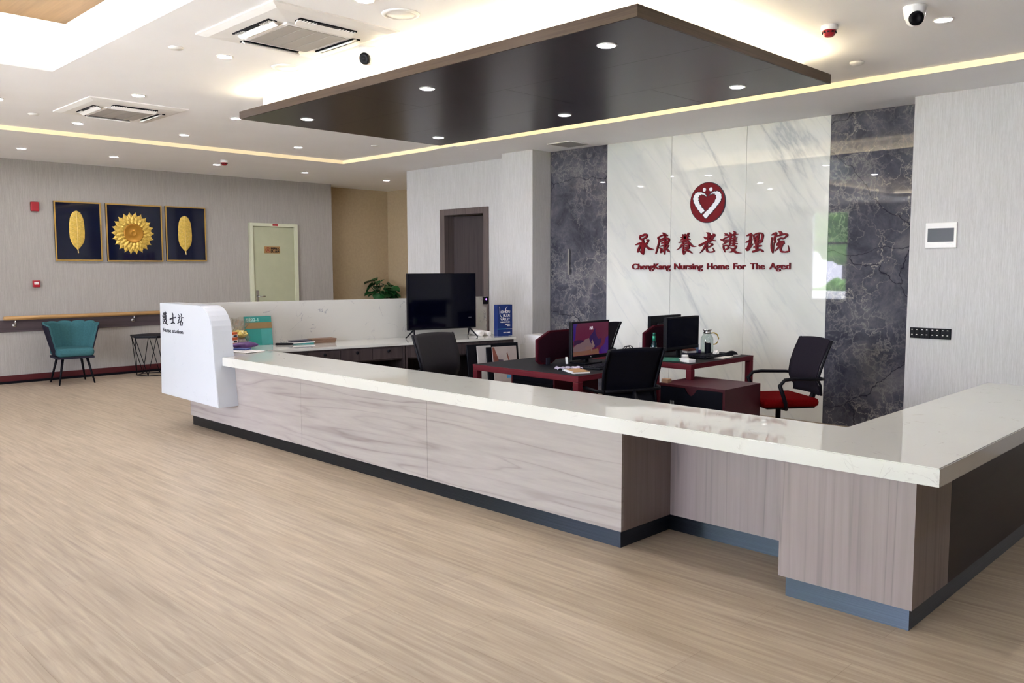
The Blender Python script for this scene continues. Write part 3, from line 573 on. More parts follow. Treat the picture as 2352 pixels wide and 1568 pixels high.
bx(b, XQ+0.02-XPR, XO-0.02-XPR, YQ+0.02-YQ, Y1-0.06-YQ, ZPL, ZB); bx(b, XI-XPR, XO-0.02-XPR, Y1-0.06-YQ, YE-0.06-YQ, ZPL, ZB)
obj('carcass', b, M_lamd, rc)
PL = 0.013
for a in ((XPL+0.02, -6.30, YQ+PL, YQ+PL+0.01), (-6.299, -3.05, YQ+PL, YQ+PL+0.01), (-3.049, XPR-PL, YQ+PL, YQ+PL+0.01), (XPR-PL-0.01, XPR-PL, YQ+PL+0.01, YR+PL), (XPR-PL, XQ+0.03, YR+PL, YR+PL+0.01),
          (XQ+0.03, XO-PL, YQ+PL, YQ+PL+0.01), (XO-PL-0.01, XO-PL, YQ+PL+0.01, YE-0.07), (XQ+0.03, XQ+0.04, YQ+PL+0.01, YR+PL)):
    obj('plinth', RCB(a[0], a[1], a[2], a[3], 0, ZPL), M_steel, rc)

# the sign panel at the end of the counter
pp = [(-7.837, 0.293), (-6.693, 0.281)]
pp += [(-6.738, 0.66), (-6.766, 0.92)]
cx = [(-6.775, 0.965), (-6.793, 1.01), (-6.822, 1.052), (-6.862, 1.088), (-6.915, 1.115), (-6.97, 1.129), (-7.03, 1.133), (-7.80, 1.136)]
SX, SZ = -7.3, 0.281
b = BM(); prism(b, [(x-SX, z-SZ) for x, z in pp+cx], -0.178, -0.001)
bmesh.ops.bevel(b, geom=[e for e in b.edges if abs(e.verts[0].co.y-e.verts[1].co.y) < 1e-4 and e.verts[0].co.y < -0.1], offset=0.004, segments=2, affect='EDGES')
sp = thing('station_sign', 'white stone end panel lettered Nurse station, rounded at its upper corner', 'sign', (SX, YQ, SZ))
obj('panel', b, M_quartz2, sp)
for st in BRUSH_BLACK:
    b = BM(); brush(b, st, -0.181, -0.177, SX, SZ); obj('character', b, M_ink, sp)
text_obj('word', 'Nurse', 0.052, M_ink, sp, (-7.748-SX, -0.179, 0.872-SZ), (PI/2, 0, 0), 0.0015, 0.0004, 0.172)
text_obj('word', 'station', 0.052, M_ink, sp, (-7.548-SX, -0.179, 0.872-SZ), (PI/2, 0, 0), 0.0015, 0.0004, 0.222)

# low marble screen behind the left run
sb = BM(); R0 = RUN(-0.56, 0.62); 
prism(sb, [tuple(RUN(-0.58, 0.62).xy), tuple(RUN(2.72, 0.62).xy), tuple(RUN(2.72, 0.68).xy), tuple(RUN(-0.58, 0.68).xy)], 0.40, 1.125, 'z')
prism(sb, [tuple(RUN(0.02, 0.62).xy), tuple(RUN(2.72, 0.62).xy), tuple(RUN(2.72, 0.68).xy), tuple(RUN(0.02, 0.68).xy)], 0, 0.40, 'z')
bmesh.ops.bevel(sb, geom=[e for e in sb.edges if e.verts[0].co.z > 1.1 and e.verts[1].co.z > 1.1], offset=0.004, segments=2, affect='EDGES')
tag(obj('marble_screen', sb, M_quartz3), 'low cream marble screen standing along the back of the left worktop', 'screen')

# drawer cabinets under the left run
def drawer_cabinet(a0, a1, label):
    o = thing('drawer_cabinet', label, 'cabinet', RUN(a0, 0.02), RA, 'drawer cabinets under the left worktop')
    L_ = a1-a0; D = 0.56        # local x along the run, y into the cabinet
    b = BM(); H_ = ZT_; bx(b, 0, 0.02, 0, D, 0, H_); bx(b, L_-0.02, L_, 0, D, 0, H_); bx(b, 0.02, L_-0.02, D-0.02, D, 0, H_); bx(b, 0.02, L_-0.02, 0.0, 0.02, H_-0.018, H_)
    bx(b, 0.02, L_-0.02, 0.02, D-0.02, 0.535, 0.547); bx(b, 0.02, L_-0.02, 0.04, D-0.02, 0.22, 0.238)
    obj('body', b, M_lamd, o)
    n = 4; w = (L_-0.04)/n
    for k in range(n):
        x = 0.02 + w*k
        d = obj('drawer', B1(x+0.002, x+w-0.002, 0.002, 0.022, 0.550, 0.658), M_lamd, o)
        b = BM(); lathe(b, [(0.006, 0), (0.006, 0.012), (0.014, 0.016), (0.016, 0.022), (0.012, 0.028), (0, 0.030)], seg=16, mtx=T(x+w*0.5, 0.002, 0.630, rx=PI/2)); obj('knob', b, M_black, d)
    return o
drawer_cabinet(0.03, 1.39, 'brown drawer cabinet under the left worktop, the one nearer the sign panel')
drawer_cabinet(1.40, 2.70, 'brown drawer cabinet under the television end of the left worktop')

# ================================================================== CEILING CANOPY
KX0, KX1, KY0, KY1, KZ, KT = -6.567, -2.55, 3.441, 5.596, 2.672, 2.732
kc = thing('ceiling_canopy', 'dark wood canopy hung under the ceiling above the reception counter, glowing round its top', 'canopy', ((KX0+KX1)/2, (KY0+KY1)/2, KZ))
kx, ky = (KX1-KX0)/2, (KY1-KY0)/2
b = BM(); g = 0.0012; ys = [-ky+0.012, -ky+0.74, -ky+1.45, ky-0.012]; off = [(-0.55,), (0.35,), (-0.95, 1.05)]
for i in range(3):
    xs = [-kx+0.012] + list(off[i]) + [kx-0.012]
    for x0, x1 in zip(xs, xs[1:]): bx(b, x0+g, x1-g, ys[i]+g, ys[i+1]-g, 0, 0.012)
obj('soffit_panel', b, M_canopy, kc)
b = BM(); bx(b, -kx, kx, -ky, -ky+0.012, 0, 0.06); bx(b, -kx, kx, ky-0.012, ky, 0, 0.06); bx(b, -kx, -kx+0.012, -ky+0.012, ky-0.012, 0, 0.06); bx(b, kx-0.012, kx, -ky+0.012, ky-0.012, 0, 0.06)
obj('edge_board', b, M_canedge, kc)
i_ = 0.14
b = BM(); bx(b, -kx+0.012, kx-0.012, -ky+0.012, ky-0.012, 0.014, 0.055); obj('deck', b, M_white, kc)
b = BM(); bx(b, -kx+i_, kx-i_, -ky+i_, ky-i_, 0.055, ZM-KZ); obj('drop_box', b, M_ceil, kc)
b = BM()
bx(b, -kx+0.08, kx-0.08, -ky+0.085, -ky+0.105, 0.055, 0.064); bx(b, kx-0.105, kx-0.085, -ky+0.12, ky-0.12, 0.055, 0.064); bx(b, -kx+0.08, kx-0.12, ky-0.105, ky-0.085, 0.055, 0.064)  # the rear strip is unseen, added to brighten ceiling and sign wall
obj('light_strip', b, M_led, kc)

# ================================================================== DOWNLIGHTS
b = BM(); lathe(b, [(0.044, 0), (0.044, -0.004), (0.050, -0.007), (0.057, -0.003), (0.057, 0), (0.044, 0)], seg=28)
dl0 = thing('downlight', '', 'light', (-2.994, 3.763, KZ), 0, 'downlights in the dark canopy')
obj('trim_ring', b, M_white, dl0)
b = BM(); lathe(b, [(0, -0.003), (0.042, -0.003), (0.044, -0.0005), (0, -0.0005)], seg=28); obj('lens', b, M_lens, dl0)
dl0['label'] = 'lit downlight in the canopy at its front right corner'
for x, y, lb in ((-4.558, 3.776, 'lit downlight in the front row of the dark canopy, the middle one'), (-6.174, 3.836, 'lit downlight in the front row of the canopy at its left end'),
                 (-3.037, 5.237, 'lit downlight in the canopy at its rear right corner'), (-4.564, 5.204, 'lit downlight in the rear row of the canopy, the middle one'),
                 (-6.168, 5.237, 'lit downlight in the canopy at its rear left corner, its farthest tip')):
    dup(dl0, (x, y, KZ), 0, lb)
FILL_LAMPS = ((-1.75, 2.70), (-0.1, 2.70), (-0.1, 5.30), (-7.6, -1.5))  # unseen downlights, added to light the right floor and the near side
for x, y, lb in ((-5.459, 2.768, 'lit ceiling downlight just left of the near air conditioner, above the small sensor'), (-7.166, 2.867, 'lit ceiling downlight between the two air conditioners, at the far unit'),
                 (-8.929, 2.976, 'lit ceiling downlight below the far air conditioner at its left'), (-3.80, 2.725, 'lit ceiling downlight cut by the top edge of the picture'),
                 (-1.756, 5.295, 'lit ceiling downlight beside the white dome camera at upper right'), (-7.60, 3.945, 'lit ceiling downlight touching the left tip of the dark canopy'),
                 (-8.918, 4.033, 'lit ceiling downlight right of the far air conditioner, near the lit ceiling step'), (-8.883, 5.386, 'lit ceiling downlight under the far corner of the canopy, inside the lit step'),
                 (-8.121, 2.077, 'lit ceiling downlight cut by the left edge of the picture'), (-7.60, 0.85, 'lit ceiling downlight behind the viewer, seen only mirrored in the marble')) + tuple((x, y, 'lit ceiling downlight outside the picture, over the viewer\'s side of the lobby') for x, y in FILL_LAMPS):
    dup(dl0, (x, y, ZM), 0, lb, 'downlights in the white ceiling')
for x, y, lb in ((-10.894, 3.011, 'lit downlight in the low ceiling strip over the pictures, leftmost'), (-10.909, 4.038, 'lit downlight in the low ceiling strip over the middle picture'),
                 (-10.776, 5.303, 'lit downlight in the low ceiling strip beside the far red alarm'), (-10.78, 6.637, 'lit downlight in the low ceiling strip over the green door'),
                 (-10.858, 8.142, 'lit downlight in the low ceiling at the corridor mouth, farthest of all')):
    dup(dl0, (x, y, ZP), 0, lb, 'downlights in the lower ceiling strip')

# ================================================================== CEILING EQUIPMENT
def aircon(x, y, label):
    o = thing('ceiling_air_conditioner', label, 'air conditioner', (x, y, ZM), 0, 'ceiling air conditioners')
    hx, hy = 0.46, 0.42
    b = BM(); R = [(hx, hy, 0.0), (hx, hy, -0.008), (hx-0.05, hy-0.05, -0.022), (hx-0.20, hy-0.20, -0.030)]
    rings = [[b.verts.new((sx*a, sy*c, z)) for sx, sy in ((-1, -1), (1, -1), (1, 1), (-1, 1))] for a, c, z in R]
    for A, B in zip(rings, rings[1:]):
        for k in range(4): b.faces.new((A[k], A[(k+1) % 4], B[(k+1) % 4], B[k]))
    b.faces.new(rings[0]); b.faces.new(rings[-1]); bmesh.ops.recalc_face_normals(b, faces=list(b.faces)); obj('panel', b, M_white, o)
    b = BM(); rbox(b, -0.245, 0.245, -0.215, 0.215, -0.042, -0.029, 0.004); gf = obj('intake_frame', b, M_white, o)
    b = BM()
    for k in range(4): bx(b, -0.225, 0.225, -0.195+0.0985*k, -0.195+0.0985*k+0.094, -0.0445, -0.041)
    obj('intake_grille', b, M_grille, gf)
    for k in range(4):
        m = Matrix.Rotation(k*PI/2, 4, 'Z'); w = 0.21 if k % 2 == 0 else 0.19; d = (hy if k % 2 == 0 else hx) - 0.135
        b = BM(); bx(b, -w, w, -d-0.024, -d+0.030, -0.0335, -0.018, m); s = obj('air_slot', b, M_navy, o)
        b = BM(); bx(b, -w, w, -0.004, 0.004, -0.020, 0.020, m @ T(0, -d+0.020, -0.040, rx=math.radians(58)))
        for q in range(6):
            for sg in (-1, 1): bx(b, sg*(w-0.01-0.02*q)-0.003, sg*(w-0.01-0.02*q)+0.003, -d-0.02, -d+0.02, -0.037, -0.030, m)
        obj('flap', b, M_white, s)
    return o
ac = aircon(-4.60, 2.80, 'white ceiling cassette air conditioner nearest the viewer, beside the dark canopy')
dup(ac, (-7.93, 3.01, ZM), 0, 'white ceiling cassette air conditioner farther off, above the pictures')
def disc(name, label, cat, x, y, z, prof, m, group=None):
    b = BM(); lathe(b, prof, seg=32); o = obj(name, b, m); o.location = (x, y, z); return tag(o, label, cat, group)
SPK = [(0, -0.006), (0.078, -0.006), (0.082, -0.004), (0.086, -0.009), (0.104, -0.006), (0.108, 0), (0, 0)]
disc('ceiling_speaker', 'round white ceiling speaker right of the near air conditioner', 'speaker', -3.873, 3.02, ZM, SPK, M_white, 'round ceiling speakers')
disc('ceiling_speaker', 'round white ceiling speaker beside the dark canopy, nearer its left end', 'speaker', -5.45, 3.225, ZM, SPK, M_white, 'round ceiling speakers')
SEN = [(0, -0.012), (0.036, -0.012), (0.043, -0.006), (0.047, 0), (0, 0)]
disc('ceiling_sensor', 'flat round white sensor on the ceiling between the raised tray and the near air conditioner', 'sensor', -5.463, 2.436, ZM, SEN, M_white, 'small ceiling sensors')
disc('ceiling_sensor', 'flat round white sensor on the ceiling left of the far air conditioner', 'sensor', -8.685, 2.516, ZM, SEN, M_white, 'small ceiling sensors')
disc('ceiling_sensor', 'flat round white sensor on the ceiling left of the canopy\'s far corner', 'sensor', -8.146, 5.95, ZM, SEN, M_white, 'small ceiling sensors')
disc('smoke_detector', 'white smoke detector on the ceiling right of the canopy, by the lit step', 'detector', -2.529, 5.95, ZM, [(0, -0.022), (0.03, -0.022), (0.04, -0.014), (0.046, -0.012), (0.048, 0), (0, 0)], M_white)
def alarm(x, y, z, label):
    o = thing('ceiling_alarm', label, 'alarm', (x, y, z), 0, 'red ceiling alarms')
    b = BM(); lathe(b, [(0.047, 0), (0.049, -0.022), (0.042, -0.030), (0, -0.030)]); obj('base', b, M_white, o)
    b = BM(); lathe(b, [(0.040, -0.030), (0.037, -0.042), (0.030, -0.058), (0.022, -0.064), (0, -0.064)], seg=28); d = obj('beacon', b, M_redp, o)
    b = BM()
    for k in range(10): bx(b, 0.0345, 0.041, -0.006, 0.006, -0.046, -0.038, Matrix.Rotation(2*PI*k/10, 4, 'Z'))
    obj('sound_slot', b, M_black, d); return o
al = alarm(-2.274, 4.95, ZM, 'red and white sounder on the ceiling right of the canopy')
dup(al, (-10.30, 5.17, ZP), 0, 'red and white sounder on the low ceiling over the pictures, far away')
def dome(x, y, rz, label):
    o = thing('dome_camera', label, 'camera', (x, y, ZM), rz, 'white ceiling dome cameras')
    b = BM(); lathe(b, [(0.062, 0), (0.060, -0.012), (0.052, -0.060), (0.048, -0.066), (0, -0.070)]); obj('mount', b, M_white, o)
    b = BM(); bmesh.ops.create_uvsphere(b, u_segments=24, v_segments=14, radius=0.047, matrix=T(0.008, 0, -0.064)); 
    for f in b.faces: f.smooth = True
    e = obj('eyeball', b, M_white, o)
    b = BM(); lathe(b, [(0.038, 0.026), (0.038, 0.044), (0.032, 0.050), (0.016, 0.050), (0.014, 0.048), (0, 0.048)], seg=24, mtx=T(0.008, 0, -0.064, ry=math.radians(105))); obj('lens', b, M_black, e)
    return o
dc = dome(-4.61, 3.33, math.radians(-72), 'white dome camera on the ceiling in front of the canopy glow')
dup(dc, (-1.785, 4.93, ZM), math.radians(-58), 'white dome camera on the ceiling at upper right beside a downlight')
o = thing('air_vent', 'grey slatted vent in the low ceiling over the dark marble', 'vent', (-6.285, 7.24, ZP))
b = BM(); bx(b, -0.17, 0.17, -0.18, -0.165, -0.008, 0); bx(b, -0.17, 0.17, 0.165, 0.18, -0.008, 0); bx(b, -0.17, -0.155, -0.165, 0.165, -0.008, 0); bx(b, 0.155, 0.17, -0.165, 0.165, -0.008, 0); obj('frame', b, M_white, o)
obj('backing', B1(-0.155, 0.155, -0.165, 0.165, -0.002, 0), M_dgrey, o)
b = BM()
for k in range(12): bx(b, -0.150+0.0255*k, -0.150+0.0255*k+0.014, -0.165, 0.165, -0.007, -0.002)
obj('slat', b, M_grille, o)
tag(obj('access_hatch', R1(-7.67, -7.30, 6.43, 6.80, ZP-0.004, ZP, 0.002), M_ceil), 'square access hatch flush in the low ceiling behind the canopy\'s far corner', 'hatch')

# ================================================================== SIGN WALL
em = thing('wall_emblem', 'round dark red emblem with a white ribbon heart and two white dots on the marble', 'emblem', (-4.706, YN, 2.109))
def circ(rx, rz, cx=0, cz=0, n=56): return [(cx+rx*math.cos(2*PI*k/n), cz+rz*math.sin(2*PI*k/n)) for k in range(n)]
ER = 0.206
b = BM(); prism(b, circ(ER, ER), -0.012, 0); obj('rim', b, M_signnavy, em)
b = BM(); prism(b, circ(ER-0.006, ER-0.006), -0.014, -0.011); obj('disc', b, M_sign, em)
NP = lambda L_: [((x-1065)/190*ER, -(y-400)/223*ER) for x, y in L_]
lo = NP([(1042, 306), (1012, 288), (982, 281), (952, 284), (930, 298), (916, 322), (911, 352), (917, 388), (935, 425), (958, 460), (980, 492), (1001, 519), (1020, 505), (1040, 487), (1020, 462), (996, 426), (979, 394), (970, 362), (972, 336), (984, 319), (1004, 311), (1025, 315), (1060, 334)])
hi = NP([(1078, 330), (1096, 308), (1120, 292), (1148, 283), (1176, 284), (1199, 298), (1214, 324), (1218, 352), (1210, 386), (1192, 418), (1164, 454), (1130, 494), (1090, 538), (1053, 575), (1034, 556), (1018, 536), (1050, 502), (1086, 466), (1120, 426), (1146, 390), (1158, 358), (1157, 332), (1145, 315), (1125, 309), (1104, 313), (1086, 324)])
for nm, P in (('ribbon', lo), ('ribbon', hi)):
    b = BM(); n = len(P)
    brush(b, [[(p[0]*1000, p[1]*1000, 9) for p in P + [P[0]]]], -0.0150, -0.0135, 0, 0); ol = obj('ribbon_outline', b, M_signnavy, em)
    b = BM(); prism(b, P, -0.0165, -0.0135); bmesh.ops.triangulate(b, faces=[f for f in b.faces if len(f.verts) > 4]); obj(nm, b, M_signwhite, em)
for x in (1032, 1102):
    p = NP([(x, 258)])[0]; b = BM(); prism(b, circ(0.0215, 0.0225, p[0], p[1], 28), -0.0150, -0.0130); obj('dot_outline', b, M_signnavy, em)
    b = BM(); prism(b, circ(0.0185, 0.0195, p[0], p[1], 28), -0.0165, -0.0130); obj('dot', b, M_signwhite, em)
bl_ = thing('brush_lettering', 'large dark red brush-written Chinese characters on the white marble', 'lettering', (-4.70, YN, 1.585))
for st in BRUSH_RED:
    b = BM(); brush(b, st, -0.020, -0.0005, -4.70, 1.585); obj('character', b, M_sign, bl_)
el_ = thing('english_lettering', 'dark red raised English name under the brush characters', 'lettering', (-4.70, YN, 1.432))
for wd, x0, x1 in (('ChengKang', -5.644, -5.144), ('Nursing', -5.095, -4.750), ('Home', -4.698, -4.445), ('For', -4.394, -4.259), ('The', -4.211, -4.055), ('Aged', -4.007, -3.788)):
    text_obj('word', wd, 0.088, M_sign, el_, (x0+4.70, -0.010, 0.0), (PI/2, 0, 0), 0.009, 0.0014, x1-x0)
bp = thing('breaker_panel', 'white breaker panel with a grey window on the right wall', 'panel', (-2.357, YC, 1.703))
b = BM(); rbox(b, -0.118, 0.118, -0.018, 0, -0.101, 0.101, 0.004); obj('cover', b, M_white, bp)
obj('window', R1(-0.098, 0.098, -0.021, -0.017, -0.052, 0.056, 0.001), mat('smoked_window', srgb(66, 66, 76), 0.3, spec=0.3), bp)
obj('maker_mark', B1(0.05, 0.09, -0.0187, -0.018, -0.073, -0.069), M_alu, bp)
sw = thing('switch_bank', 'black bank of light switches on the right wall above the counter', 'switch', (-2.409, YC, 0.912))
for k in range(4):
    x = -0.158 + 0.079*k; p = obj('switch_plate', R1(x+0.0006, x+0.0784, -0.011, 0, -0.043, 0.043, 0.002), M_black, sw)
    for i in range(2):
        for j in range(2):
            obj('switch_button', R1(x+0.004+0.036*i, x+0.0375+0.036*i, -0.014, -0.010, -0.040+0.041*j, -0.001+0.041*j, 0.001), M_black, p)
            obj('indicator', B1(x+0.012+0.036*i, x+0.024+0.036*i, -0.0146, -0.0138, -0.016+0.041*j, -0.010+0.041*j), M_paper, p)

# ================================================================== PICTURE WALL
def framed(yc, zc, w, h, label):
    o = thing('wall_art', label, 'wall art', (XW, yc, zc), 0, 'three gold-framed panels'); t = 0.018
    b = BM()
    for a in ((-w/2, w/2, h/2-t, h/2), (-w/2, w/2, -h/2, -h/2+t), (-w/2, -w/2+t, -h/2+t, h/2-t), (w/2-t, w/2, -h/2+t, h/2-t)): rbox(b, 0.022, 0.034, a[0], a[1], a[2], a[3], 0.002)
    obj('frame', b, M_goldf, o)
    obj('box_side', B1(0.0, 0.022, -w/2+0.002, w/2-0.002, -h/2+0.002, h/2-0.002), M_navy, o)
    obj('backing', B1(0.022, 0.026, -w/2+t, w/2-t, -h/2+t, h/2-t), M_artblue, o)
    return o
def leaf_relief(o, yo, zo, hw, hh):
    b = BM()
    TB = [(0, 0.06), (0.02, 0.32), (0.06, 0.55), (0.12, 0.72), (0.2, 0.86), (0.35, 0.96), (0.55, 1.0), (0.7, 0.96), (0.8, 0.82), (0.88, 0.60), (0.94, 0.34), (1.0, 0.05)]
    def prof(t):
        for (t0, r0), (t1, r1) in zip(TB, TB[1:]):
            if t <= t1: return hw*(r0+(r1-r0)*(t-t0)/(t1-t0))
        return hw*0.05
    def s(u, v):
        t = v; wd = max(prof(t), 0.0015); y = (u-0.5)*2
        ridge = 0.010*(1-abs(y))**0.5 + 0.004*abs(math.sin((t*11+abs(y)*2.2)*PI))*(1-y*y)
        return (0.026+0.004+ridge*1.0, yo+wd*y + 0.012*(1-t)*0, zo-hh+2*hh*(1-t))
    grid(b, s, 18, 40); bmesh.ops.recalc_face_normals(b, faces=list(b.faces)); lf = obj('gold_leaf', b, M_gold, o)
    b = BM(); pts = [(0.042, yo, zo+hh*0.96-2*hh*0.96*k/12) for k in range(13)]; tube(b, pts, 0.003, 6)
    for k in range(1, 10):
        t = k/10; wd = prof(t)*0.9; z = zo+hh-2*hh*t
        for sg in (-1, 1): tube(b, [(0.040, yo, z), (0.040, yo+sg*wd*0.5, z+0.018), (0.034, yo+sg*wd*0.93, z+0.028)], 0.0014, 5)
    tube(b, [(0.034, yo, zo-hh+0.01), (0.034, yo+0.004, zo-hh-0.045)], 0.006, 8)
    obj('vein', b, M_goldv, lf)
fr = framed(3.943, 1.943, 0.582, 0.778, 'gold-framed dark blue panel with one gold leaf, left of the three')
leaf_relief(fr, -0.020, 0.014, 0.096, 0.255)
fr = framed(4.674, 1.940, 0.758, 0.784, 'gold-framed dark blue panel with a gold sunflower, between the leaf panels')
b = BM()
for ring, (r0, r1, n, x0, ph, hwid) in enumerate(((0.13, 0.292, 22, 0.030, 0.0, 0.031), (0.12, 0.245, 22, 0.040, 0.5, 0.030), (0.11, 0.195, 20, 0.050, 0.2, 0.026))):
    for k in range(n):
        a = 2*PI*(k+ph)/n
        def P(rr, tt, xx): return (xx, -0.028+rr*math.cos(a)-tt*math.sin(a), -0.004+rr*math.sin(a)+tt*math.cos(a))
        m = (r0+r1)/2
        V = [b.verts.new(P(*q)) for q in ((r0, 0, x0+.004), (m-.01, hwid*.75, x0), (r0+(r1-r0)*.72, hwid*1.0, x0-.002), (r0+(r1-r0)*.82, hwid*.45, x0), (r1, 0, x0-.002), (r0+(r1-r0)*.82, -hwid*.45, x0), (r0+(r1-r0)*.72, -hwid*1.0, x0-.002), (m-.01, -hwid*.75, x0), (m+.01, 0, x0+.013))]
        for i in range(8): b.faces.new((V[i], V[(i+1) % 8], V[8]))
bmesh.ops.recalc_face_normals(b, faces=list(b.faces)); obj('petal_ring', b, M_gold, fr)
b = BM(); lathe(b, [(0, 0.052), (0.03, 0.053), (0.032, 0.056), (0.036, 0.053), (0.06, 0.050), (0.105, 0.052), (0.122, 0.062), (0.132, 0.058), (0.136, 0.026), (0, 0.026)], seg=48, mtx=T(0, -0.028, -0.004, ry=PI/2)); obj('flower_disc', b, M_gold2, fr)
fr = framed(5.400, 1.946, 0.592, 0.780, 'gold-framed dark blue panel with one gold leaf, right of the three')
leaf_relief(fr, -0.020, 0.004, 0.102, 0.255)
b = BM(); rbox(b, 0, 0.045, -0.048, 0.048, -0.06, 0.06, 0.01, 3); o = obj('wall_sounder', b, M_redp); o.location = (XW, 3.431, 2.243); tag(o, 'dark red fire sounder on the picture wall, left of the frames', 'alarm')
o = thing('alarm_call_point', 'small red alarm call point with a white plate low on the picture wall', 'alarm', (XW, 3.407, 1.259))
obj('housing', R1(0, 0.035, -0.042, 0.042, -0.043, 0.043, 0.005), M_redp, o); pl_ = obj('plate', R1(0.034, 0.038, -0.027, 0.027, -0.008, 0.024, 0.001), M_paper, o)
text_obj('plate_text', '• • •', 0.02, M_ink, pl_, (0.0385, -0.016, 0.003), (PI/2, 0, PI/2), 0.0005, 0.001, 0.032)
o = thing('handrail', 'round wooden handrail on a dark board along the picture wall', 'handrail', (XW, 4.4, 0.72))
obj('board', R1(0, 0.022, -2.2, 1.55, -0.065, 0.085, 0.004), M_board, o)
b = BM(); tube(b, [(0.075, -1.40, 0.112), (0.075, -1.36, 0.112), (0.075, 1.5, 0.112)], 0.027, 14, rs=[0.024, 0.027, 0.027]); obj('rail', b, M_railw, o)
for y in (-1.27, 0.20, 1.30):
    b = BM(); tube(b, [(0.022, y, 0.02), (0.055, y, 0.02), (0.072, y, 0.04), (0.075, y, 0.09)], 0.008, 8); lathe(b, [(0.026, 0), (0.026, 0.006), (0, 0.008)], seg=16, mtx=T(0.022, y, 0.02, ry=PI/2)); obj('bracket', b, M_chrome, o)

# teal shell chair
o = thing('shell_armchair', 'teal scalloped shell armchair with black legs against the picture wall', 'chair', (-11.53, 3.645, 0), math.radians(-4))
b = BM(); rbox(b, -0.20, 0.24, -0.215, 0.215, 0.35, 0.455, 0.045, 4); obj('seat', b, M_teal, o)
def shell(u, v, off):
    a = PI + (u-0.5)*2*math.radians(112); lob = abs(math.sin(u*7*PI))
    r = 0.225 + 0.115*v**0.9 + 0.022*(lob**0.6)*(0.35+0.65*v) + off
    fwd = max(0.0, abs(u-0.5)*2-0.55)/0.45
    top = 0.405 - 0.03*fwd + 0.018*lob**0.6
    return (r*math.cos(a)*0.92 + 0.02, r*math.sin(a)*0.86, 0.36 + v*top)
b = BM(); slab_grid(b, lambda u, v: shell(u, v, -0.012), lambda u, v: shell(u, v, 0.016), 84, 14); obj('backrest', b, M_teal, o)
b = BM(); slab_grid(b, lambda u, v: shell(u, v*0.985, 0.017), lambda u, v: shell(u, v*0.985, 0.026), 84, 14)
bx(b, -0.21, 0.22, -0.21, 0.21, 0.325, 0.352); obj('outer_shell', b, M_dgrey, o)
for sx, sy in ((1, 1), (1, -1), (-1, 1), (-1, -1)):
    b = BM(); tube(b, [(sx*0.14, sy*0.14, 0.33), (sx*(0.20 if sx > 0 else 0.24), sy*0.205, 0)], 0.015, 10, rs=[0.017, 0.010]); obj('leg', b, M_black, o)
# hexagonal wire table
o = thing('wire_side_table', 'black hexagonal side table on bent wire legs beside the teal armchair', 'table', (-11.62, 4.71, 0))
def hexa(r, z, rot=0.0): return [(r*math.cos(PI*k/3+rot), r*math.sin(PI*k/3+rot), z) for k in range(6)]
h0 = math.radians(-12)
b = BM(); prism(b, [p[:2] for p in hexa(0.30, 0, h0)], 0.53, 0.55, 'z'); obj('tabletop', b, M_black, o)
b = BM(); tube(b, hexa(0.215, 0.007, h0+PI/6), 0.006, 6, True); tube(b, hexa(0.28, 0.524, h0), 0.005, 6, True)
T6, B6 = hexa(0.28, 0.524, h0), hexa(0.215, 0.007, h0+PI/6)
for k in range(6): tube(b, [T6[k], B6[k]], 0.005, 6); tube(b, [T6[k], B6[k-1]], 0.005, 6)
obj('wire_frame', b, M_black, o)

# potted plant in the corridor
o = thing('potted_plant', 'leafy green pot plant in the corridor behind the marble screen', 'plant', (-11.98, 8.88, 0))
b = BM(); lathe(b, [(0.10, 0), (0.115, 0.02), (0.15, 0.62), (0.17, 0.66), (0.17, 0.69), (0.15, 0.69), (0.145, 0.65), (0, 0.64)], seg=28); obj('pot', b, M_navy, o)
random.seed(11); lb, stb = BM(), BM()
for k in range(26):
    a = 2*PI*k/26*2.4; el = random.uniform(0.15, 1.15); r = random.uniform(0.10, 0.24); L_ = random.uniform(0.17, 0.23)
    tip = Vector((r*math.cos(a), r*math.sin(a), 0.90 + 0.36*math.sin(el)*random.uniform(0.7, 1.1)))
    tube(stb, [(0.02*math.cos(a), 0.02*math.sin(a), 0.63), (tip.x*0.55, tip.y*0.55, 0.60+(tip.z-0.6)*0.75), tip], 0.006, 6)
    m = Matrix.Translation(tip) @ Euler((random.uniform(-.4, .4), random.uniform(-0.2, 0.7), a)).to_matrix().to_4x4()
    def lf(u, v, L_=L_): 
        w = 0.105*math.sin(PI*min(1, v**0.75+0.01))**0.7 + 0.001; y = (u-0.5)*2
        return (-0.06+L_*v, w*y, 0.030*abs(y) - 0.06*v*v)
    V = grid(lb, lf, 6, 8); bmesh.ops.transform(lb, matrix=m, verts=[x for R_ in V for x in R_])
obj('foliage', lb, M_leaf, o); obj('stem', stb, M_leaf, o)

# ================================================================== LEFT WORKTOP THINGS
o = thing('television', 'black flat television standing on splayed feet on the left worktop', 'television', RUN(1.975, 0.30, ZC), RA)
TW, TZ0, TZ1 = 0.412, 0.097, 0.692
b = BM(); rbox(b, -TW, TW, -0.006, 0.030, TZ0, TZ1, 0.004); rbox(b, -0.30, 0.30, 0.028, 0.060, TZ0+0.02, TZ0+0.30, 0.01); obj('housing', b, M_black, o)
obj('screen', B1(-TW+0.008, TW-0.008, -0.0075, -0.0055, TZ0+0.016, TZ1-0.008), M_screen, o)
obj('maker_badge', B1(0.315, 0.352, -0.0085, -0.0070, TZ0+0.112, TZ0+0.120), M_chrome, o)
for sx in (-1, 1):
    b = BM(); c = sx*0.335
    for sy in (-1, 1): tube(b, [(c, 0.012, TZ0+0.005), (c+sx*0.045, 0.012+sy*0.105, 0.006)], 0.008, 6, rs=[0.010, 0.006])
    obj('foot', b, M_black, o)
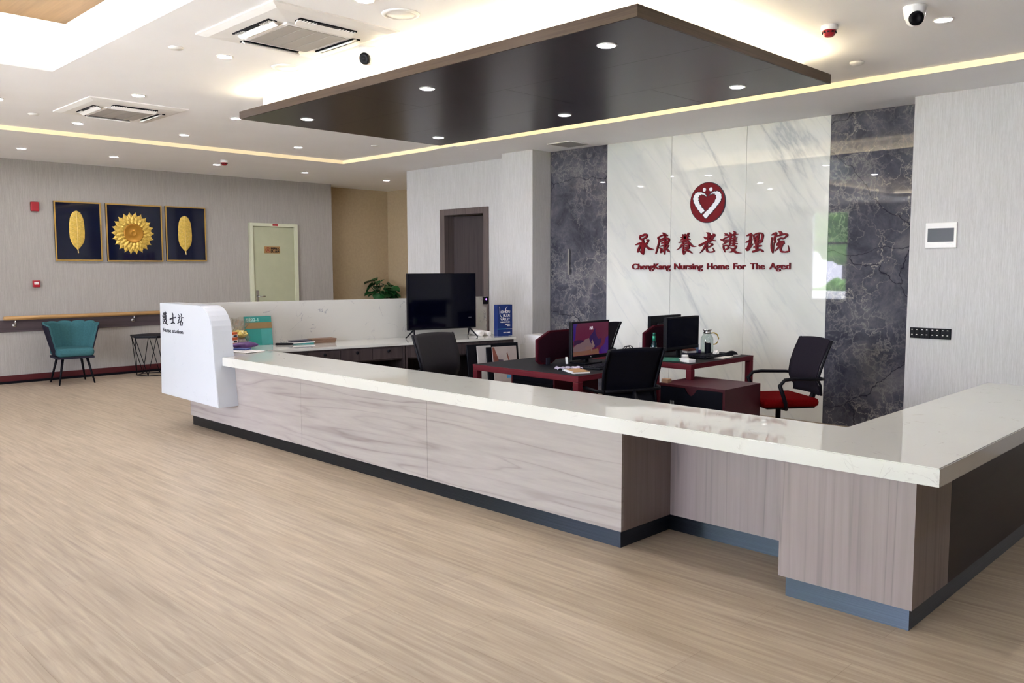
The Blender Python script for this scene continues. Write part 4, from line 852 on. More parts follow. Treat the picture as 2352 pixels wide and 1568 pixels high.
bxx = thing('blue_gift_box', 'tall blue box printed Blue Valley in white at the end of the left worktop', 'box', RUN(2.58, 0.16, ZC), RA - math.radians(2))
BW, BD, BH = 0.190, 0.075, 0.345
M_boxblue = mat('box_blue', srgb(10, 38, 98), 0.4, var=0.04)
obj('carton', R1(0, BW, 0, BD, 0, BH, 0.001), M_boxblue, bxx)
rot0 = (PI/2, 0, 0); yy = -0.0006
for s_, z, h_, w_ in (('HONGFU', 0.252, 0.038, 0.128), ('BLUE', 0.212, 0.038, 0.086), ('VALLEY', 0.172, 0.038, 0.122), ('WISDOM PLAZA', 0.148, 0.018, 0.124)):
    text_obj('printed_word', s_, h_, M_paper, bxx, (0.160, yy, z), rot0, 0.0003, 0.0006, w_, 'RIGHT')
text_obj('printed_word', '鸿福蓝谷智慧广场', 0.012, M_paper, bxx, (0.160, yy, 0.124), rot0, 0.0003, 0.0003, 0.064, 'RIGHT')
text_obj('printed_word', '智慧健康生活', 0.009, M_paper, bxx, (0.160, yy, 0.108), rot0, 0.0003, 0.0002, 0.038, 'RIGHT')
text_obj('printed_word', '鸿福健康产业集团', 0.013, M_paper, bxx, (0.160, yy, 0.033), rot0, 0.0003, 0.0004, 0.086, 'RIGHT')
b = BM(); tube(b, [(0.027+0.004*math.sin(k*0.6), yy, 0.325-0.012*k) for k in range(5)] + [(0.030, yy, 0.25), (0.036, yy, 0.225), (0.052, yy, 0.205), (0.070, yy, 0.202), (0.090, yy, 0.22), (0.102, yy, 0.26), (0.106, yy, 0.30), (0.116, yy, 0.32), (0.128, yy, 0.322)], 0.0022, 6); obj('printed_flourish', b, M_paper, bxx)
obj('printed_rule', B1(0, 0.11, -0.0008, 0, 0.076, 0.080), mat('print_teal', srgb(60, 190, 190), 0.5), bxx); obj('printed_rule', B1(0.11, BW, -0.0008, 0, 0.076, 0.080), M_grille, bxx)
text_obj('printed_word', 'HONGFU BLUE VALLEY', 0.011, M_paper, bxx, (BW+0.0005, 0.030, 0.10), (PI/2, -PI/2, PI/2), 0.0003, 0.0002, 0.16)
for k, (a, r, lb_) in enumerate(((2.445, 0.032, 'white paper roll beside the television foot, the wider one'), (2.545, 0.025, 'white paper roll between the wider roll and the blue box'))):
    b = BM(); L_ = 0.30; lathe(b, [(r*0.55, 0), (r, 0), (r, L_), (r*0.55, L_), (r*0.55, 0)], seg=26, mtx=T(0, 0, 0, rx=-PI/2)); o = obj('paper_roll', b, M_paper); p = RUN(a, 0.27, ZC+r); o.location = p; o.rotation_euler = (0, 0, RA+math.radians(-8)); tag(o, lb_, 'paper roll', 'paper rolls on the left worktop')
    b = BM(); lathe(b, [(r*0.25, 0.004), (r*0.54, 0.004), (r*0.54, 0.05), (r*0.25, 0.05), (r*0.25, 0.004)], seg=20, mtx=T(0, 0, 0, rx=-PI/2)); obj('core', b, M_white if k else M_grille, o)
o = thing('web_camera', 'small black camera box with a purple light on the end of the marble screen', 'camera', RUN(2.69, 0.625, 1.125), RA)
obj('housing', R1(-0.02, 0.03, -0.045, -0.006, -0.085, -0.002, 0.003), M_black, o)
b = BM(); lathe(b, [(0.010, 0), (0.010, 0.003), (0, 0.003)], seg=16, mtx=T(0.002, -0.045, -0.03, rx=PI/2)); obj('indicator', b, mat('purple_led', srgb(120, 80, 230), 0.4, emit=(0.35, 0.15, 1.0, 1), estr=2.5), o)

o = thing('room_sign', 'turquoise acrylic sign reading B202-1 with a tan band, leaning on the screen', 'sign', RUN(0.09, 0.56, ZC), RA)
lm = Euler((math.radians(-10), 0, 0)).to_matrix().to_4x4()
obj('plate', B1(-0.133, 0.133, 0.0, 0.006, 0, 0.285, lm), mat('turquoise_acrylic', srgb(42, 136, 128), 0.18, var=0.05), o)
obj('band', B1(-0.126, 0.133, -0.002, 0.0, 0.165, 0.225, lm), mat('tan_band', srgb(140, 112, 66), 0.5, var=0.1), o)
obj('light_panel', B1(0.025, 0.133, -0.001, 0.0, 0.004, 0.16, lm), mat('turquoise_pale', srgb(62, 148, 142), 0.2, var=0.08), o)
t_ = text_obj('lettering', 'B202-1', 0.04, mat('pale_lettering', srgb(170, 216, 206), 0.5), o, (0, 0, 0), (0, 0, 0), 0.0005, 0.0006, 0.115)
for v in t_.data.vertices: v.co = lm @ Vector((v.co.x-0.110, -0.0015-v.co.z, v.co.y+0.238))

o = thing('plastic_bag', 'knotted clear plastic bag with yellow contents beside the turquoise sign', 'bag', RUN(-0.13, 0.455, ZC))
random.seed(4)
def bagf(u, v):
    a = 2*PI*u; pr = [(0.0, 0.08), (0.12, 0.100), (0.35, 0.103), (0.55, 0.078), (0.68, 0.055), (0.8, 0.085), (1.0, 0.10)]
    for (t0, r0), (t1, r1) in zip(pr, pr[1:]):
        if t0 <= v <= t1: r = r0+(r1-r0)*(v-t0)/(t1-t0); break
    w = 1 + 0.12*math.sin(5*a+3*v) + 0.08*math.sin(9*a-7*v)
    return (r*w*math.cos(a) + 0.05*max(0, v-0.6)*2.0, r*w*math.sin(a)*0.8, 0.275*v*(1+0.05*math.sin(3*a)))
b = BM(); grid(b, bagf, 48, 20); obj('film', b, M_bag, o)
b = BM(); bmesh.ops.create_icosphere(b, subdivisions=3, radius=0.08, matrix=T(0, 0, 0.125) @ Matrix.Diagonal((1.15, 0.85, 0.5, 1)))
for v in b.verts: v.co += Vector((random.uniform(-.005, .005),)*3)
obj('contents', b, mat('yellow_contents', srgb(214, 190, 96), 0.7, var=0.3, scale=(25, 25, 25)), o)
b = BM(); bmesh.ops.create_icosphere(b, subdivisions=3, radius=0.07, matrix=T(0.0, 0, 0.055) @ Matrix.Diagonal((1.2, 0.85, 0.6, 1))); obj('contents', b, mat('pale_contents', srgb(176, 170, 164), 0.7, var=0.2, scale=(25, 25, 25)), o)
b = BM()
def pk(u, v):
    a = 2*PI*u; s = math.sin(PI*min(max(v, 0.001), 0.999))**0.6
    return (0.13*(v-0.5)*2, 0.048*s*math.cos(a)*(1+.1*math.sin(7*v*PI)), 0.037+0.032*s*math.sin(a)*(1+.12*math.sin(9*v+a)))
grid(b, pk, 20, 22); o = obj('snack_packet', b, mat('purple_foil', srgb(78, 40, 100), 0.3, var=0.5, scale=(18, 18, 18))); o.location = RUN(-0.145, 0.235, ZC+0.001); o.rotation_euler = (0, 0, RA-0.05); tag(o, 'crumpled purple packet lying in front of the plastic bag', 'packet')
M_orange = mat('orange_print', srgb(200, 82, 24), 0.5)
for k in range(3):
    o = thing('carton', ('orange and white carton at the bottom of the short stack behind the sign panel', 'orange and white carton in the middle of the short stack behind the sign panel', 'orange and white carton on top of the short stack behind the sign panel')[k], 'carton', (-7.40, 3.728, ZC+0.052*k), math.radians(20), 'orange and white cartons')
    obj('carton_body', R1(-0.05, 0.05, -0.03, 0.03, 0, 0.0515, 0.001), M_orange, o); obj('carton_label', B1(-0.046, 0.0505, -0.031, 0.031, 0.004, 0.030), M_paper, o)
    obj('label_bar', B1(0.0503, 0.0508, -0.022, 0.022, 0.008, 0.024), M_ink, o)
b = BM(); rbox(b, -0.045, 0.045, -0.03, 0.03, 0, 0.152, 0.012, 3); o = obj('desk_organiser', b, M_navy); o.location = (-7.30, 3.585, ZC); o.rotation_euler = (0, 0, 0.3); tag(o, 'black upright organiser box standing just behind the sign panel', 'organiser')
random.seed(5)
o = thing('newspaper', 'folded newspapers lying on the counter behind the sign panel', 'newspaper', (-7.10, 3.665, ZC), math.radians(8))
for k in range(3):
    obj('sheet', R1(-0.17, 0.20, -0.10, 0.115, 0.003*k, 0.003*k+0.0028, 0.001, 1, T(0.012*k, -0.01*k, 0, 0.09*(k-1))), M_paper, o)
b = BM()
for i in range(5):
    for j in range(4): bx(b, -0.16+0.064*i, -0.16+0.064*i+0.052, -0.085+0.046*j, -0.085+0.046*j+0.028, 0.0088, 0.0092, T(0.024, -0.02, 0, 0.09))
obj('newsprint', b, M_grille, o)
b = BM(); rbox(b, -0.07, 0.07, -0.05, 0.05, 0, 0.012, 0.002); o = obj('notebook', b, mat('blue_cover', srgb(44, 66, 128), 0.5)); o.location = (-7.15, 3.70, ZC+0.0095); o.rotation_euler = (0, 0, 0.5); tag(o, 'blue notebook lying on the folded newspapers', 'notebook')
o = thing('eraser_box', 'tiny white box on the counter edge beside the sign panel', 'box', (-6.90, 3.46, ZC), 0.2); obj('box_body', R1(-0.026, 0.026, -0.014, 0.014, 0, 0.026, 0.002), M_white, o); obj('sleeve', B1(-0.0265, 0.004, -0.0145, 0.0145, 0.001, 0.0265), M_grille, o)
b = BM(); rbox(b, -0.085, 0.085, -0.022, 0.022, 0, 0.020, 0.006, 3); o = obj('remote_control', b, M_black); o.location = RUN(0.30, 0.45, ZC); o.rotation_euler = (0, 0, RA-0.5); tag(o, 'black remote control lying on the left worktop', 'remote control')
M_bk = mat('dark_cover', srgb(40, 36, 58), 0.5); M_tb = mat('teal_cover', srgb(50, 130, 130), 0.5)
for k, (m, lb_) in enumerate(((M_tb, 'teal edged notebook at the bottom of the dark pile on the left worktop'), (M_paper, 'white notebook in the middle of the dark pile on the left worktop'), (M_bk, 'dark notebook on top of the pile on the left worktop'))):
    o = obj('notebook', R1(-0.12, 0.12, -0.07, 0.07, 0, 0.0115, 0.002, 2), m); o.location = RUN(0.47+0.012*k, 0.49, ZC+0.012*k); o.rotation_euler = (0, 0, RA+0.06*k); tag(o, lb_, 'notebook', 'notebooks on the left worktop')
M_ply = mat('wood_block', srgb(120, 92, 72), 0.6, var=0.15, scale=(4, 30, 60))
for k in range(3):
    o = obj('wooden_board', R1(-0.13, 0.13, -0.065, 0.065, 0, 0.0145, 0.002, 1), M_ply); o.location = RUN(0.69+0.006*k, 0.50, ZC+0.015*k); o.rotation_euler = (0, 0, RA+0.03*k)
    tag(o, ('thin brown board at the bottom of the three stacked on the left worktop', 'thin brown board in the middle of the three stacked on the left worktop', 'thin brown board on top of the three stacked on the left worktop')[k], 'board', 'brown boards stacked on the worktop')

# boards leaning on the far cabinet
def leaning(a0, a1, n0, h, tilt, t, m, label, face=None):
    o = thing('leaning_canvas', label, 'picture', RUN((a0+a1)/2, n0, 0), RA, 'framed boards leaning on the cabinet')
    w = (a1-a0)/2; mt = Euler((-tilt, 0, 0)).to_matrix().to_4x4()
    obj('canvas', R1(-w, w, 0, t, 0.004, h, 0.003, 1, mt), m, o)
    if face:
        for nm, mm, q in face:
            b = BM(); prism(b, q, -0.0022, 0.0, 'y', mt); obj(nm, b, mm, o)
    return o
M_art = mat('art_grey', srgb(156, 146, 142), 0.8, var=0.12, scale=(6, 6, 6)); M_arto = mat('art_orange', srgb(112, 60, 46), 0.8, var=0.3, scale=(20, 20, 20)); M_artd = mat('art_dark', srgb(58, 50, 66), 0.8, var=0.3, scale=(30, 30, 30)); M_artb = mat('art_sky', srgb(66, 140, 190), 0.7)
leaning(2.06, 2.70, -0.14, 0.655, math.radians(7), 0.02, M_black, 'large black frame leaning on the cabinet, rearmost of the boards')
leaning(2.16, 2.33, -0.195, 0.645, math.radians(8), 0.02, M_grille, 'narrow grey board leaning between the black frame and the painted canvas')
leaning(2.25, 2.62, -0.235, 0.630, math.radians(8), 0.02, M_black, 'black board leaning directly behind the painted canvas')
leaning(2.30, 2.60, -0.28, 0.635, math.radians(9), 0.018, M_art, 'painted canvas with an orange edge and dark figure leaning on the cabinet',
        [('painted_patch', M_arto, [(-0.15, 0.40), (-0.15, 0.63), (-0.13, 0.63), (-0.085, 0.50), (-0.10, 0.42)]), ('painted_figure', M_artd, [(-0.12, 0.43), (-0.085, 0.50), (-0.03, 0.495), (-0.01, 0.45), (-0.03, 0.41), (-0.09, 0.395)]),
         ('painted_stroke', M_arto, [(0.0, 0.36), (0.045, 0.44), (0.02, 0.56), (0.03, 0.57), (0.06, 0.44), (0.03, 0.35)]), ('painted_sky', M_artb, [(0.0, 0.33), (0.15, 0.33), (0.15, 0.30), (0.0, 0.30)]), ('painted_figure', M_artd, [(-0.12, 0.10), (-0.06, 0.24), (0.0, 0.10)])])
b = BM(); prism(b, [(-0.15, 0), (-0.15, 0.555), (-0.135, 0.575), (-0.085, 0.58), (-0.065, 0.60), (-0.065, 0.645), (-0.085, 0.66), (-0.085, 0.69), (0.32, 0.69), (0.32, 0)], -0.12, 0.12)
o = obj('white_cabinet', b, M_white); o.location = (-6.60, 7.05, 0); tag(o, 'small white stepped cabinet against the marble behind the desks', 'cabinet')

# ================================================================== OFFICE CHAIRS
def office_chair(loc, rz, label, seatm, backm, arms=True):
    o = thing('office_chair', label, 'chair', loc, rz, 'office chairs')
    b = BM()
    lathe(b, [(0.035, 0.06), (0.035, 0.12), (0.02, 0.13), (0.02, 0.36), (0.05, 0.365), (0.05, 0.37)], seg=18)
    rbox(b, -0.12, 0.12, -0.10, 0.10, 0.365, 0.39, 0.008); obj('gas_column', b, M_black, o)
    for k in range(5):
        a = 2*PI*k/5+0.3; c, s = math.cos(a), math.sin(a)
        b = BM(); tube(b, [(0.03*c, 0.03*s, 0.085), (0.16*c, 0.16*s, 0.085), (0.27*c, 0.27*s, 0.062)], 0.016, 8, rs=[0.022, 0.018, 0.012]); l_ = obj('leg', b, M_black, o)
        b = BM(); lathe(b, [(0.0, -0.016), (0.022, -0.014), (0.024, 0), (0.022, 0.014), (0, 0.016)], seg=16, mtx=T(0.27*c, 0.27*s, 0.024, a+PI/2, PI/2)); obj('castor', b, M_black, l_)
    b = BM(); rbox(b, -0.22, 0.24, -0.235, 0.235, 0.388, 0.455, 0.03, 4); obj('seat', b, seatm, o)
    b = BM(); rbox(b, -0.20, 0.20, -0.20, 0.20, 0.376, 0.392, 0.006); obj('seat_pan', b, M_black, o)
    H = [(0.395, -0.245), (0.50, -0.285), (0.60, -0.235), (0.70, -0.255), (0.80, -0.290), (0.905, -0.335)]
    def prof(z):
        for (z0, x0), (z1, x1) in zip(H, H[1:]):
            if z0 <= z <= z1: return x0+(x1-x0)*(z-z0)/(z1-z0)
        return H[-1][1]
    def bs(u, v, off):
        z = 0.47+0.435*v; y = (u-0.5)*2; w = 0.195+0.03*min(1, v*1.6)
        return (prof(z)+off+0.030*(y*y)+0.012, w*y, z-0.012*y*y*v)
    b = BM(); slab_grid(b, lambda u, v: bs(u, v, 0.006), lambda u, v: bs(u, v, -0.006), 12, 12); obj('backrest', b, backm, o)
    b = BM()
    for sy in (-1, 1): tube(b, [(prof(z)+0.025, sy*(0.197+0.03*min(1, max(0, z-0.47)/0.435*1.6)), z-0.012*max(0, z-0.47)/0.435) for z in (0.47, 0.55, 0.60, 0.66, 0.74, 0.82, 0.905)], 0.010, 8)
    tube(b, [(0.0, 0, 0.372), (-0.20, 0, 0.372), (-0.28, 0, 0.42), (-0.315, 0, 0.50), (-0.27, 0, 0.60)], 0.016, 8, rs=[0.018, 0.020, 0.024, 0.024, 0.014])
    tube(b, [(prof(0.60)-0.008, -0.22, 0.60), (prof(0.60)-0.024, 0, 0.60), (prof(0.60)-0.008, 0.22, 0.60)], 0.013, 8); obj('back_frame', b, M_black, o)
    if arms:
        for sy in (-1, 1):
            b = BM(); y = sy*0.262
            tube(b, [(-0.25, sy*0.225, 0.60), (-0.20, y, 0.605), (0.02, y, 0.612), (0.09, y, 0.606), (0.13, y, 0.565), (0.08, y, 0.43), (0.06, sy*0.235, 0.380), (0.05, sy*0.15, 0.372)], 0.013, 8, rs=[.011, .012, .013, .014, .017, .016, .015, .012]); obj('armrest', b, M_black, o)
    return o
office_chair((-5.22, 4.62, 0), math.radians(2), 'black office chair between the left worktop and the front desk', M_leather, M_leather, False)
office_chair((-3.74, 4.80, 0), math.radians(160), 'black office chair pushed in at the front desk, its back to the counter', M_navy, M_navy)
office_chair((-3.14, 6.13, 0), math.radians(-125), 'black mesh office chair with a red seat at the far right', M_seatred, M_mesh)
office_chair((-5.62, 6.72, 0), math.radians(188), 'black mesh office chair behind the lit monitor, by the marble wall', M_seatred, M_mesh)

# ================================================================== DESKS
ZD = 0.70
def desk(x0, x1, y0, y1, label, short=()):
    o = thing('office_desk', label, 'desk', (x0, y0, 0), 0, 'red framed office desks'); w, d = x1-x0, y1-y0
    obj('desktop', B1(0.004, w-0.004, 0.004, d-0.004, ZD-0.012, ZD), M_desk, o)
    b = BM()
    for y in (0, d-0.05): rbox(b, 0, w, y, y+0.05, ZD-0.045, ZD-0.0125, 0.003)
    for x in (0, w-0.05): rbox(b, x, x+0.05, 0.05, d-0.05, ZD-0.040, ZD-0.0125, 0.003)
    for a in ((0, w, 0, 0.004), (0, w, d-0.004, d), (0, 0.004, 0.004, d-0.004), (w-0.004, w, 0.004, d-0.004)): bx(b, a[0], a[1], a[2], a[3], ZD-0.0125, ZD)
    obj('frame', b, M_red, o)
    for i, (x, y) in enumerate(((0, 0), (w-0.05, 0), (0, d-0.05), (w-0.05, d-0.05))):
        obj('leg', R1(x, x+0.05, y, y+0.05, 0.578 if i in short else 0, ZD-0.045, 0.003), M_red, o)
    return o
desk(-4.848, -3.768, 4.445, 5.42, 'red framed desk with a black top, nearest the counter')
desk(-4.66, -3.60, 5.60, 6.56, 'red framed desk with a black top, farther off beside the marble wall', short=(1,))
o = thing('desk_pedestal', 'dark drawer pedestal with a red edge under the front desk', 'cabinet', (-4.52, 4.56, 0))
obj('body', B1(0, 0.42, 0, 0.50, 0.02, 0.65), M_navy, o)
for x in (-0.012, 0.42): obj('side_panel', B1(x, x+0.012, -0.004, 0.50, 0, 0.65), M_red, o)
for k in range(3): obj('drawer', B1(0.004, 0.416, -0.008, 0, 0.03+0.19*k, 0.03+0.19*k+0.186), M_navy, o)
o = thing('low_cabinet', 'low dark red cabinet with a navy door beside the far desk', 'cabinet', (-3.70, 5.31, 0))
b = BM(); bx(b, 0, 0.57, 0, 0.51, 0.56, 0.578); bx(b, 0, 0.018, 0, 0.51, 0, 0.56); bx(b, 0.552, 0.57, 0, 0.51, 0, 0.56); bx(b, 0.018, 0.552, 0.49, 0.51, 0, 0.56); bx(b, 0.018, 0.552, 0.012, 0.49, 0.04, 0.058); bx(b, 0.018, 0.552, 0.008, 0.02, 0.44, 0.56); obj('body', b, M_red2, o)
n = 14; notch = [(0.285-0.055+0.11*k/n, 0.556 - 0.052*math.sin(PI*k/n)) for k in range(n+1)]
b = BM(); prism(b, [(0.020, 0.03), (0.550, 0.03), (0.550, 0.556)] + notch[::-1] + [(0.020, 0.556)], -0.002, 0.007); bmesh.ops.triangulate(b, faces=[f for f in b.faces if len(f.verts) > 4]); d_ = obj('door', b, M_navy, o)
for x in (0.115, 0.135): obj('lock_plate', R1(x-0.008, x+0.008, -0.0035, -0.0015, 0.425, 0.455, 0.001), M_alu, d_)
b = BM(); rbox(b, 0, 0.06, 0, 0.05, 0, 0.03, 0.002); o = obj('cardboard_box', b, mat('tan_card', srgb(150, 118, 92), 0.7)); o.location = (-3.69, 5.33, 0.578); tag(o, 'small tan box on the low red cabinet, under the desk edge', 'box')

def partition(x, P, label):
    o = thing('desk_partition', label, 'partition', (x, 0, ZD), 0, 'red desk partitions'); ys = [p[0] for p in P]; zs = [p[1] for p in P]; cy, cz = (min(ys)+max(ys))/2, (min(zs)+max(zs))/2
    o.location = (x, cy, ZD)
    b = BM(); prism(b, [(y-cy, z-ZD) for y, z in P], -0.012, 0.012, 'x'); bmesh.ops.triangulate(b, faces=[f for f in b.faces if len(f.verts) > 4]); obj('fabric_panel', b, M_redd, o)
    S = [((y-cy)*0.955, (z-cz)*0.90+cz-ZD) for y, z in P]
    b = BM(); prism(b, S, -0.0135, 0.0135, 'x'); bmesh.ops.triangulate(b, faces=[f for f in b.faces if len(f.verts) > 4]); obj('face_panel', b, mat('maroon_face', srgb(40, 12, 24), 0.95, var=0.1, scale=(90, 90, 90), spec=0.1), o)
    for y in (min(ys)+0.115, max(ys)-0.115): obj('clamp', R1(-0.022, 0.022, y-cy-0.022, y-cy+0.022, 0.0, 0.055, 0.003), M_dgrey, o)
    return o
partition(-4.42, [(4.717, 0.735), (4.717, 0.897), (4.866, 0.962), (5.26, 0.962), (5.40, 0.90), (5.40, 0.735), (5.37, 0.706), (5.24, 0.706), (5.20, 0.735), (4.93, 0.735), (4.88, 0.706), (4.755, 0.706)], 'dark red angular desk partition behind the lit monitor on the front desk')
partition(-4.12, [(5.688, 0.735), (5.688, 0.912), (5.834, 0.970), (6.36, 0.970), (6.50, 0.905), (6.50, 0.735), (6.46, 0.706), (6.34, 0.706), (6.30, 0.735), (5.89, 0.735), (5.85, 0.706), (5.73, 0.706)], 'dark red angular desk partition between the two far monitors')

def monitor(x, y, rz, w, z0, z1, label, scr):
    o = thing('computer_monitor', label, 'monitor', (x, y, ZD), rz, 'computer monitors'); z0 -= ZD; z1 -= ZD      # faces local -Y
    b = BM(); rbox(b, -w/2, w/2, 0, 0.035, z0, z1, 0.004); rbox(b, -w*0.3, w*0.3, 0.03, 0.055, z0+0.05, z1-0.06, 0.01); obj('housing', b, M_black, o)
    s = obj('screen', B1(-w/2+0.014, w/2-0.014, -0.0015, 0.001, z0+0.028, z1-0.014), scr, o)
    b = BM(); rbox(b, -0.022, 0.022, 0.04, 0.058, 0.01, z0+0.12, 0.004); obj('stand', b, M_black, o)
    b = BM(); rbox(b, -0.11, 0.11, -0.03, 0.13, 0, 0.012, 0.005); obj('stand_base', b, M_black, o)
    return o, s, z0, z1
scr = mat('lit_screen', srgb(16, 6, 16), 0.2, var=0.02, emit=srgb(92, 30, 56), estr=0.5)
mo, s_, z0, z1 = monitor(-4.205, 5.115, PI/2, 0.455, 0.742, 1.036, 'black computer monitor on the front desk, lit with a sleeping cat picture', scr)
def pic(name, P, col, y, m=None):
    b = BM(); prism(b, P, y, y+0.0006); bmesh.ops.triangulate(b, faces=[f for f in b.faces if len(f.verts) > 4]); return obj(name, b, m or mat('picture_'+name, srgb(10, 6, 12), 0.2, var=0.25, scale=(20, 20, 20), emit=srgb(*col), estr=0.5), s_)
sw_, sh_ = 0.427, z1-z0-0.042; X = lambda u: -sw_/2 + sw_*u; Z = lambda v: z1-0.014 - sh_*v
pp_ = lambda L_: [(X(u), Z(v)) for u, v in L_]
pic('picture_glow', pp_([(0, 0), (0, 0.55), (0.05, 0.45), (0.07, 0.1), (0.12, 0)]), (50, 26, 110), -0.0019)
pic('picture_glow', pp_([(1, 0.45), (0.93, 0.5), (0.88, 0.7), (0.78, 0.80), (0.70, 0.99), (1, 0.99)]), (62, 26, 110), -0.0019)
pic('picture_table', pp_([(0, 0.99), (0, 0.87), (0.3, 0.83), (0.58, 0.84), (0.70, 0.82), (0.73, 0.99)]), (120, 82, 66), -0.0021)
pic('cat_body', pp_([(0, 0.86), (0, 0.72), (0.10, 0.63), (0.22, 0.58), (0.34, 0.50), (0.43, 0.47), (0.50, 0.56), (0.58, 0.68), (0.56, 0.80), (0.40, 0.85), (0.2, 0.86)]), (116, 92, 96), -0.0023)
pic('cat_back', pp_([(0, 0.66), (0.02, 0.52), (0.12, 0.50), (0.26, 0.52), (0.30, 0.55), (0.20, 0.61), (0.10, 0.64)]), (52, 26, 58), -0.0025)
pic('cat_head', pp_([(0.44, 0.50), (0.46, 0.42), (0.50, 0.36), (0.55, 0.30), (0.61, 0.17), (0.62, 0.34), (0.66, 0.44), (0.70, 0.52), (0.80, 0.50), (0.79, 0.62), (0.74, 0.72), (0.68, 0.74), (0.62, 0.80), (0.55, 0.72), (0.48, 0.62)]), (48, 28, 76), -0.0025)
pic('cat_face', pp_([(0.50, 0.58), (0.53, 0.52), (0.56, 0.60), (0.60, 0.72), (0.58, 0.78), (0.53, 0.72)]), (130, 104, 104), -0.0027)
pic('cat_paw', pp_([(0.30, 0.76), (0.40, 0.72), (0.52, 0.76), (0.53, 0.88), (0.50, 0.90), (0.48, 0.82), (0.36, 0.84)]), (124, 94, 92), -0.0027)
M_clock = mat('clock_glow', srgb(40, 40, 40), 0.4, emit=srgb(190, 180, 190), estr=0.9)
text_obj('clock_text', '14:02', 0.022, M_clock, s_, (X(0.50), -0.0024, Z(0.175)), (PI/2, 0, 0), 0.0003, 0.0004, 0.038, 'CENTER')
text_obj('clock_text', '星期二', 0.010, M_clock, s_, (X(0.50), -0.0024, Z(0.21)), (PI/2, 0, 0), 0.0003, 0.0002, 0.05, 'CENTER')
b = BM(); lathe(b, [(0.006, 0), (0.006, 0.001), (0, 0.001)], seg=14, mtx=T(0.0, -0.0, z0+0.014, rx=PI/2)); obj('maker_badge', b, M_alu, mo)
monitor(-3.905, 5.945, PI/2, 0.475, 0.775, 1.046, 'dark computer monitor on the far desk, nearer the viewer', M_screen)
monitor(-4.42, 6.40, -PI/2, 0.48, 0.775, 1.020, 'dark computer monitor turned away behind the far partition', M_screen)

def keyboard(x, y, rz, label):
    o = thing('keyboard', label, 'keyboard', (x, y, ZD), rz, 'black keyboards')
    b = BM(); rbox(b, -0.215, 0.215, -0.072, 0.072, 0, 0.016, 0.005); obj('case', b, M_black, o)
    b = BM()
    for r in range(6):
        for c in range(20):
            if r == 0 and 4 <= c <= 9: continue
            rbox(b, -0.205+0.0206*c, -0.205+0.0206*c+0.018, -0.062+0.021*r, -0.062+0.021*r+0.018, 0.0155, 0.023, 0.002, 1)
    bx(b, -0.205+0.0206*4, -0.205+0.0206*10-0.003, -0.062, -0.044, 0.0155, 0.023); obj('keycaps', b, M_navy, o); return o
kb = keyboard(-3.985, 5.02, PI/2+0.16, 'black keyboard in front of the lit monitor on the front desk')
dup(kb, (-3.80, 6.215, ZD), PI/2+0.05, 'black keyboard on the far desk beside the glass pitcher')
o = thing('spiral_notebook', 'brown spiral notebook on the front desk near its corner', 'notebook', (-3.945, 4.635, ZD), math.radians(-28))
obj('cover', R1(-0.105, 0.105, -0.065, 0.065, 0.010, 0.013, 0.001), mat('kraft_cover', srgb(150, 114, 74), 0.7), o); obj('pages', B1(-0.100, 0.104, -0.063, 0.063, 0.0, 0.010), M_paper, o)
b = BM()
for k in range(16): tube(b, [(-0.098+0.013*k, -0.066+0.008*math.cos(q*PI/4), 0.007+0.0075*math.sin(q*PI/4)) for q in range(8)], 0.0012, 5, True)
obj('spiral_wire', b, M_signwhite, o)
b = BM()
def crump(u, v): return (-0.10+0.20*u, -0.045+0.09*v, 0.004+0.012*abs(math.sin(5*u*PI)*math.cos(4*v*PI+u))+0.006*math.sin(9*u+4*v)**2)
slab_grid(b, crump, lambda u, v: (crump(u, v)[0], crump(u, v)[1], max(0.0, crump(u, v)[2]-0.003)), 18, 10); o = obj('plastic_sleeve', b, mat('clear_sleeve', srgb(168, 160, 178), 0.15, var=0.3, scale=(30, 30, 30))); o.location = (-4.09, 4.72, ZD); o.rotation_euler = (0, 0, 1.0); tag(o, 'crumpled clear plastic sleeve behind the spiral notebook', 'plastic sleeve')
b = BM(); rbox(b, -0.010, 0.010, -0.004, 0.004, 0, 0.055, 0.001, 1, T(0, 0, 0.0015, rx=math.radians(-20))); o = obj('card_holder', b, M_white); o.location = (-4.32, 4.96, ZD); o.rotation_euler = (0, 0, 0.9); tag(o, 'white card tilted up beside the foot of the lit monitor', 'card')
o = thing('handbag', 'slouched black handbag with curved straps on the front desk', 'bag', (-4.03, 5.365, ZD), 0.15)
b = BM(); grid(b, lambda u, v: ((0.11-0.04*v)*math.cos(2*PI*u)*(1+.06*math.sin(6*PI*u)), (0.05-0.025*v)*math.sin(2*PI*u), 0.085*v), 28, 8)
prism(b, [(0.07*math.cos(2*PI*k/20), 0.025*math.sin(2*PI*k/20)) for k in range(20)], 0.078, 0.084, 'z'); obj('bag_body', b, M_leather, o)
for s2 in (-1, 1):
    b = BM(); tube(b, [(-0.06+0.012*k, s2*0.02, 0.08+0.055*math.sin(PI*k/10)) for k in range(11)], 0.004, 6); obj('strap', b, M_leather, o)

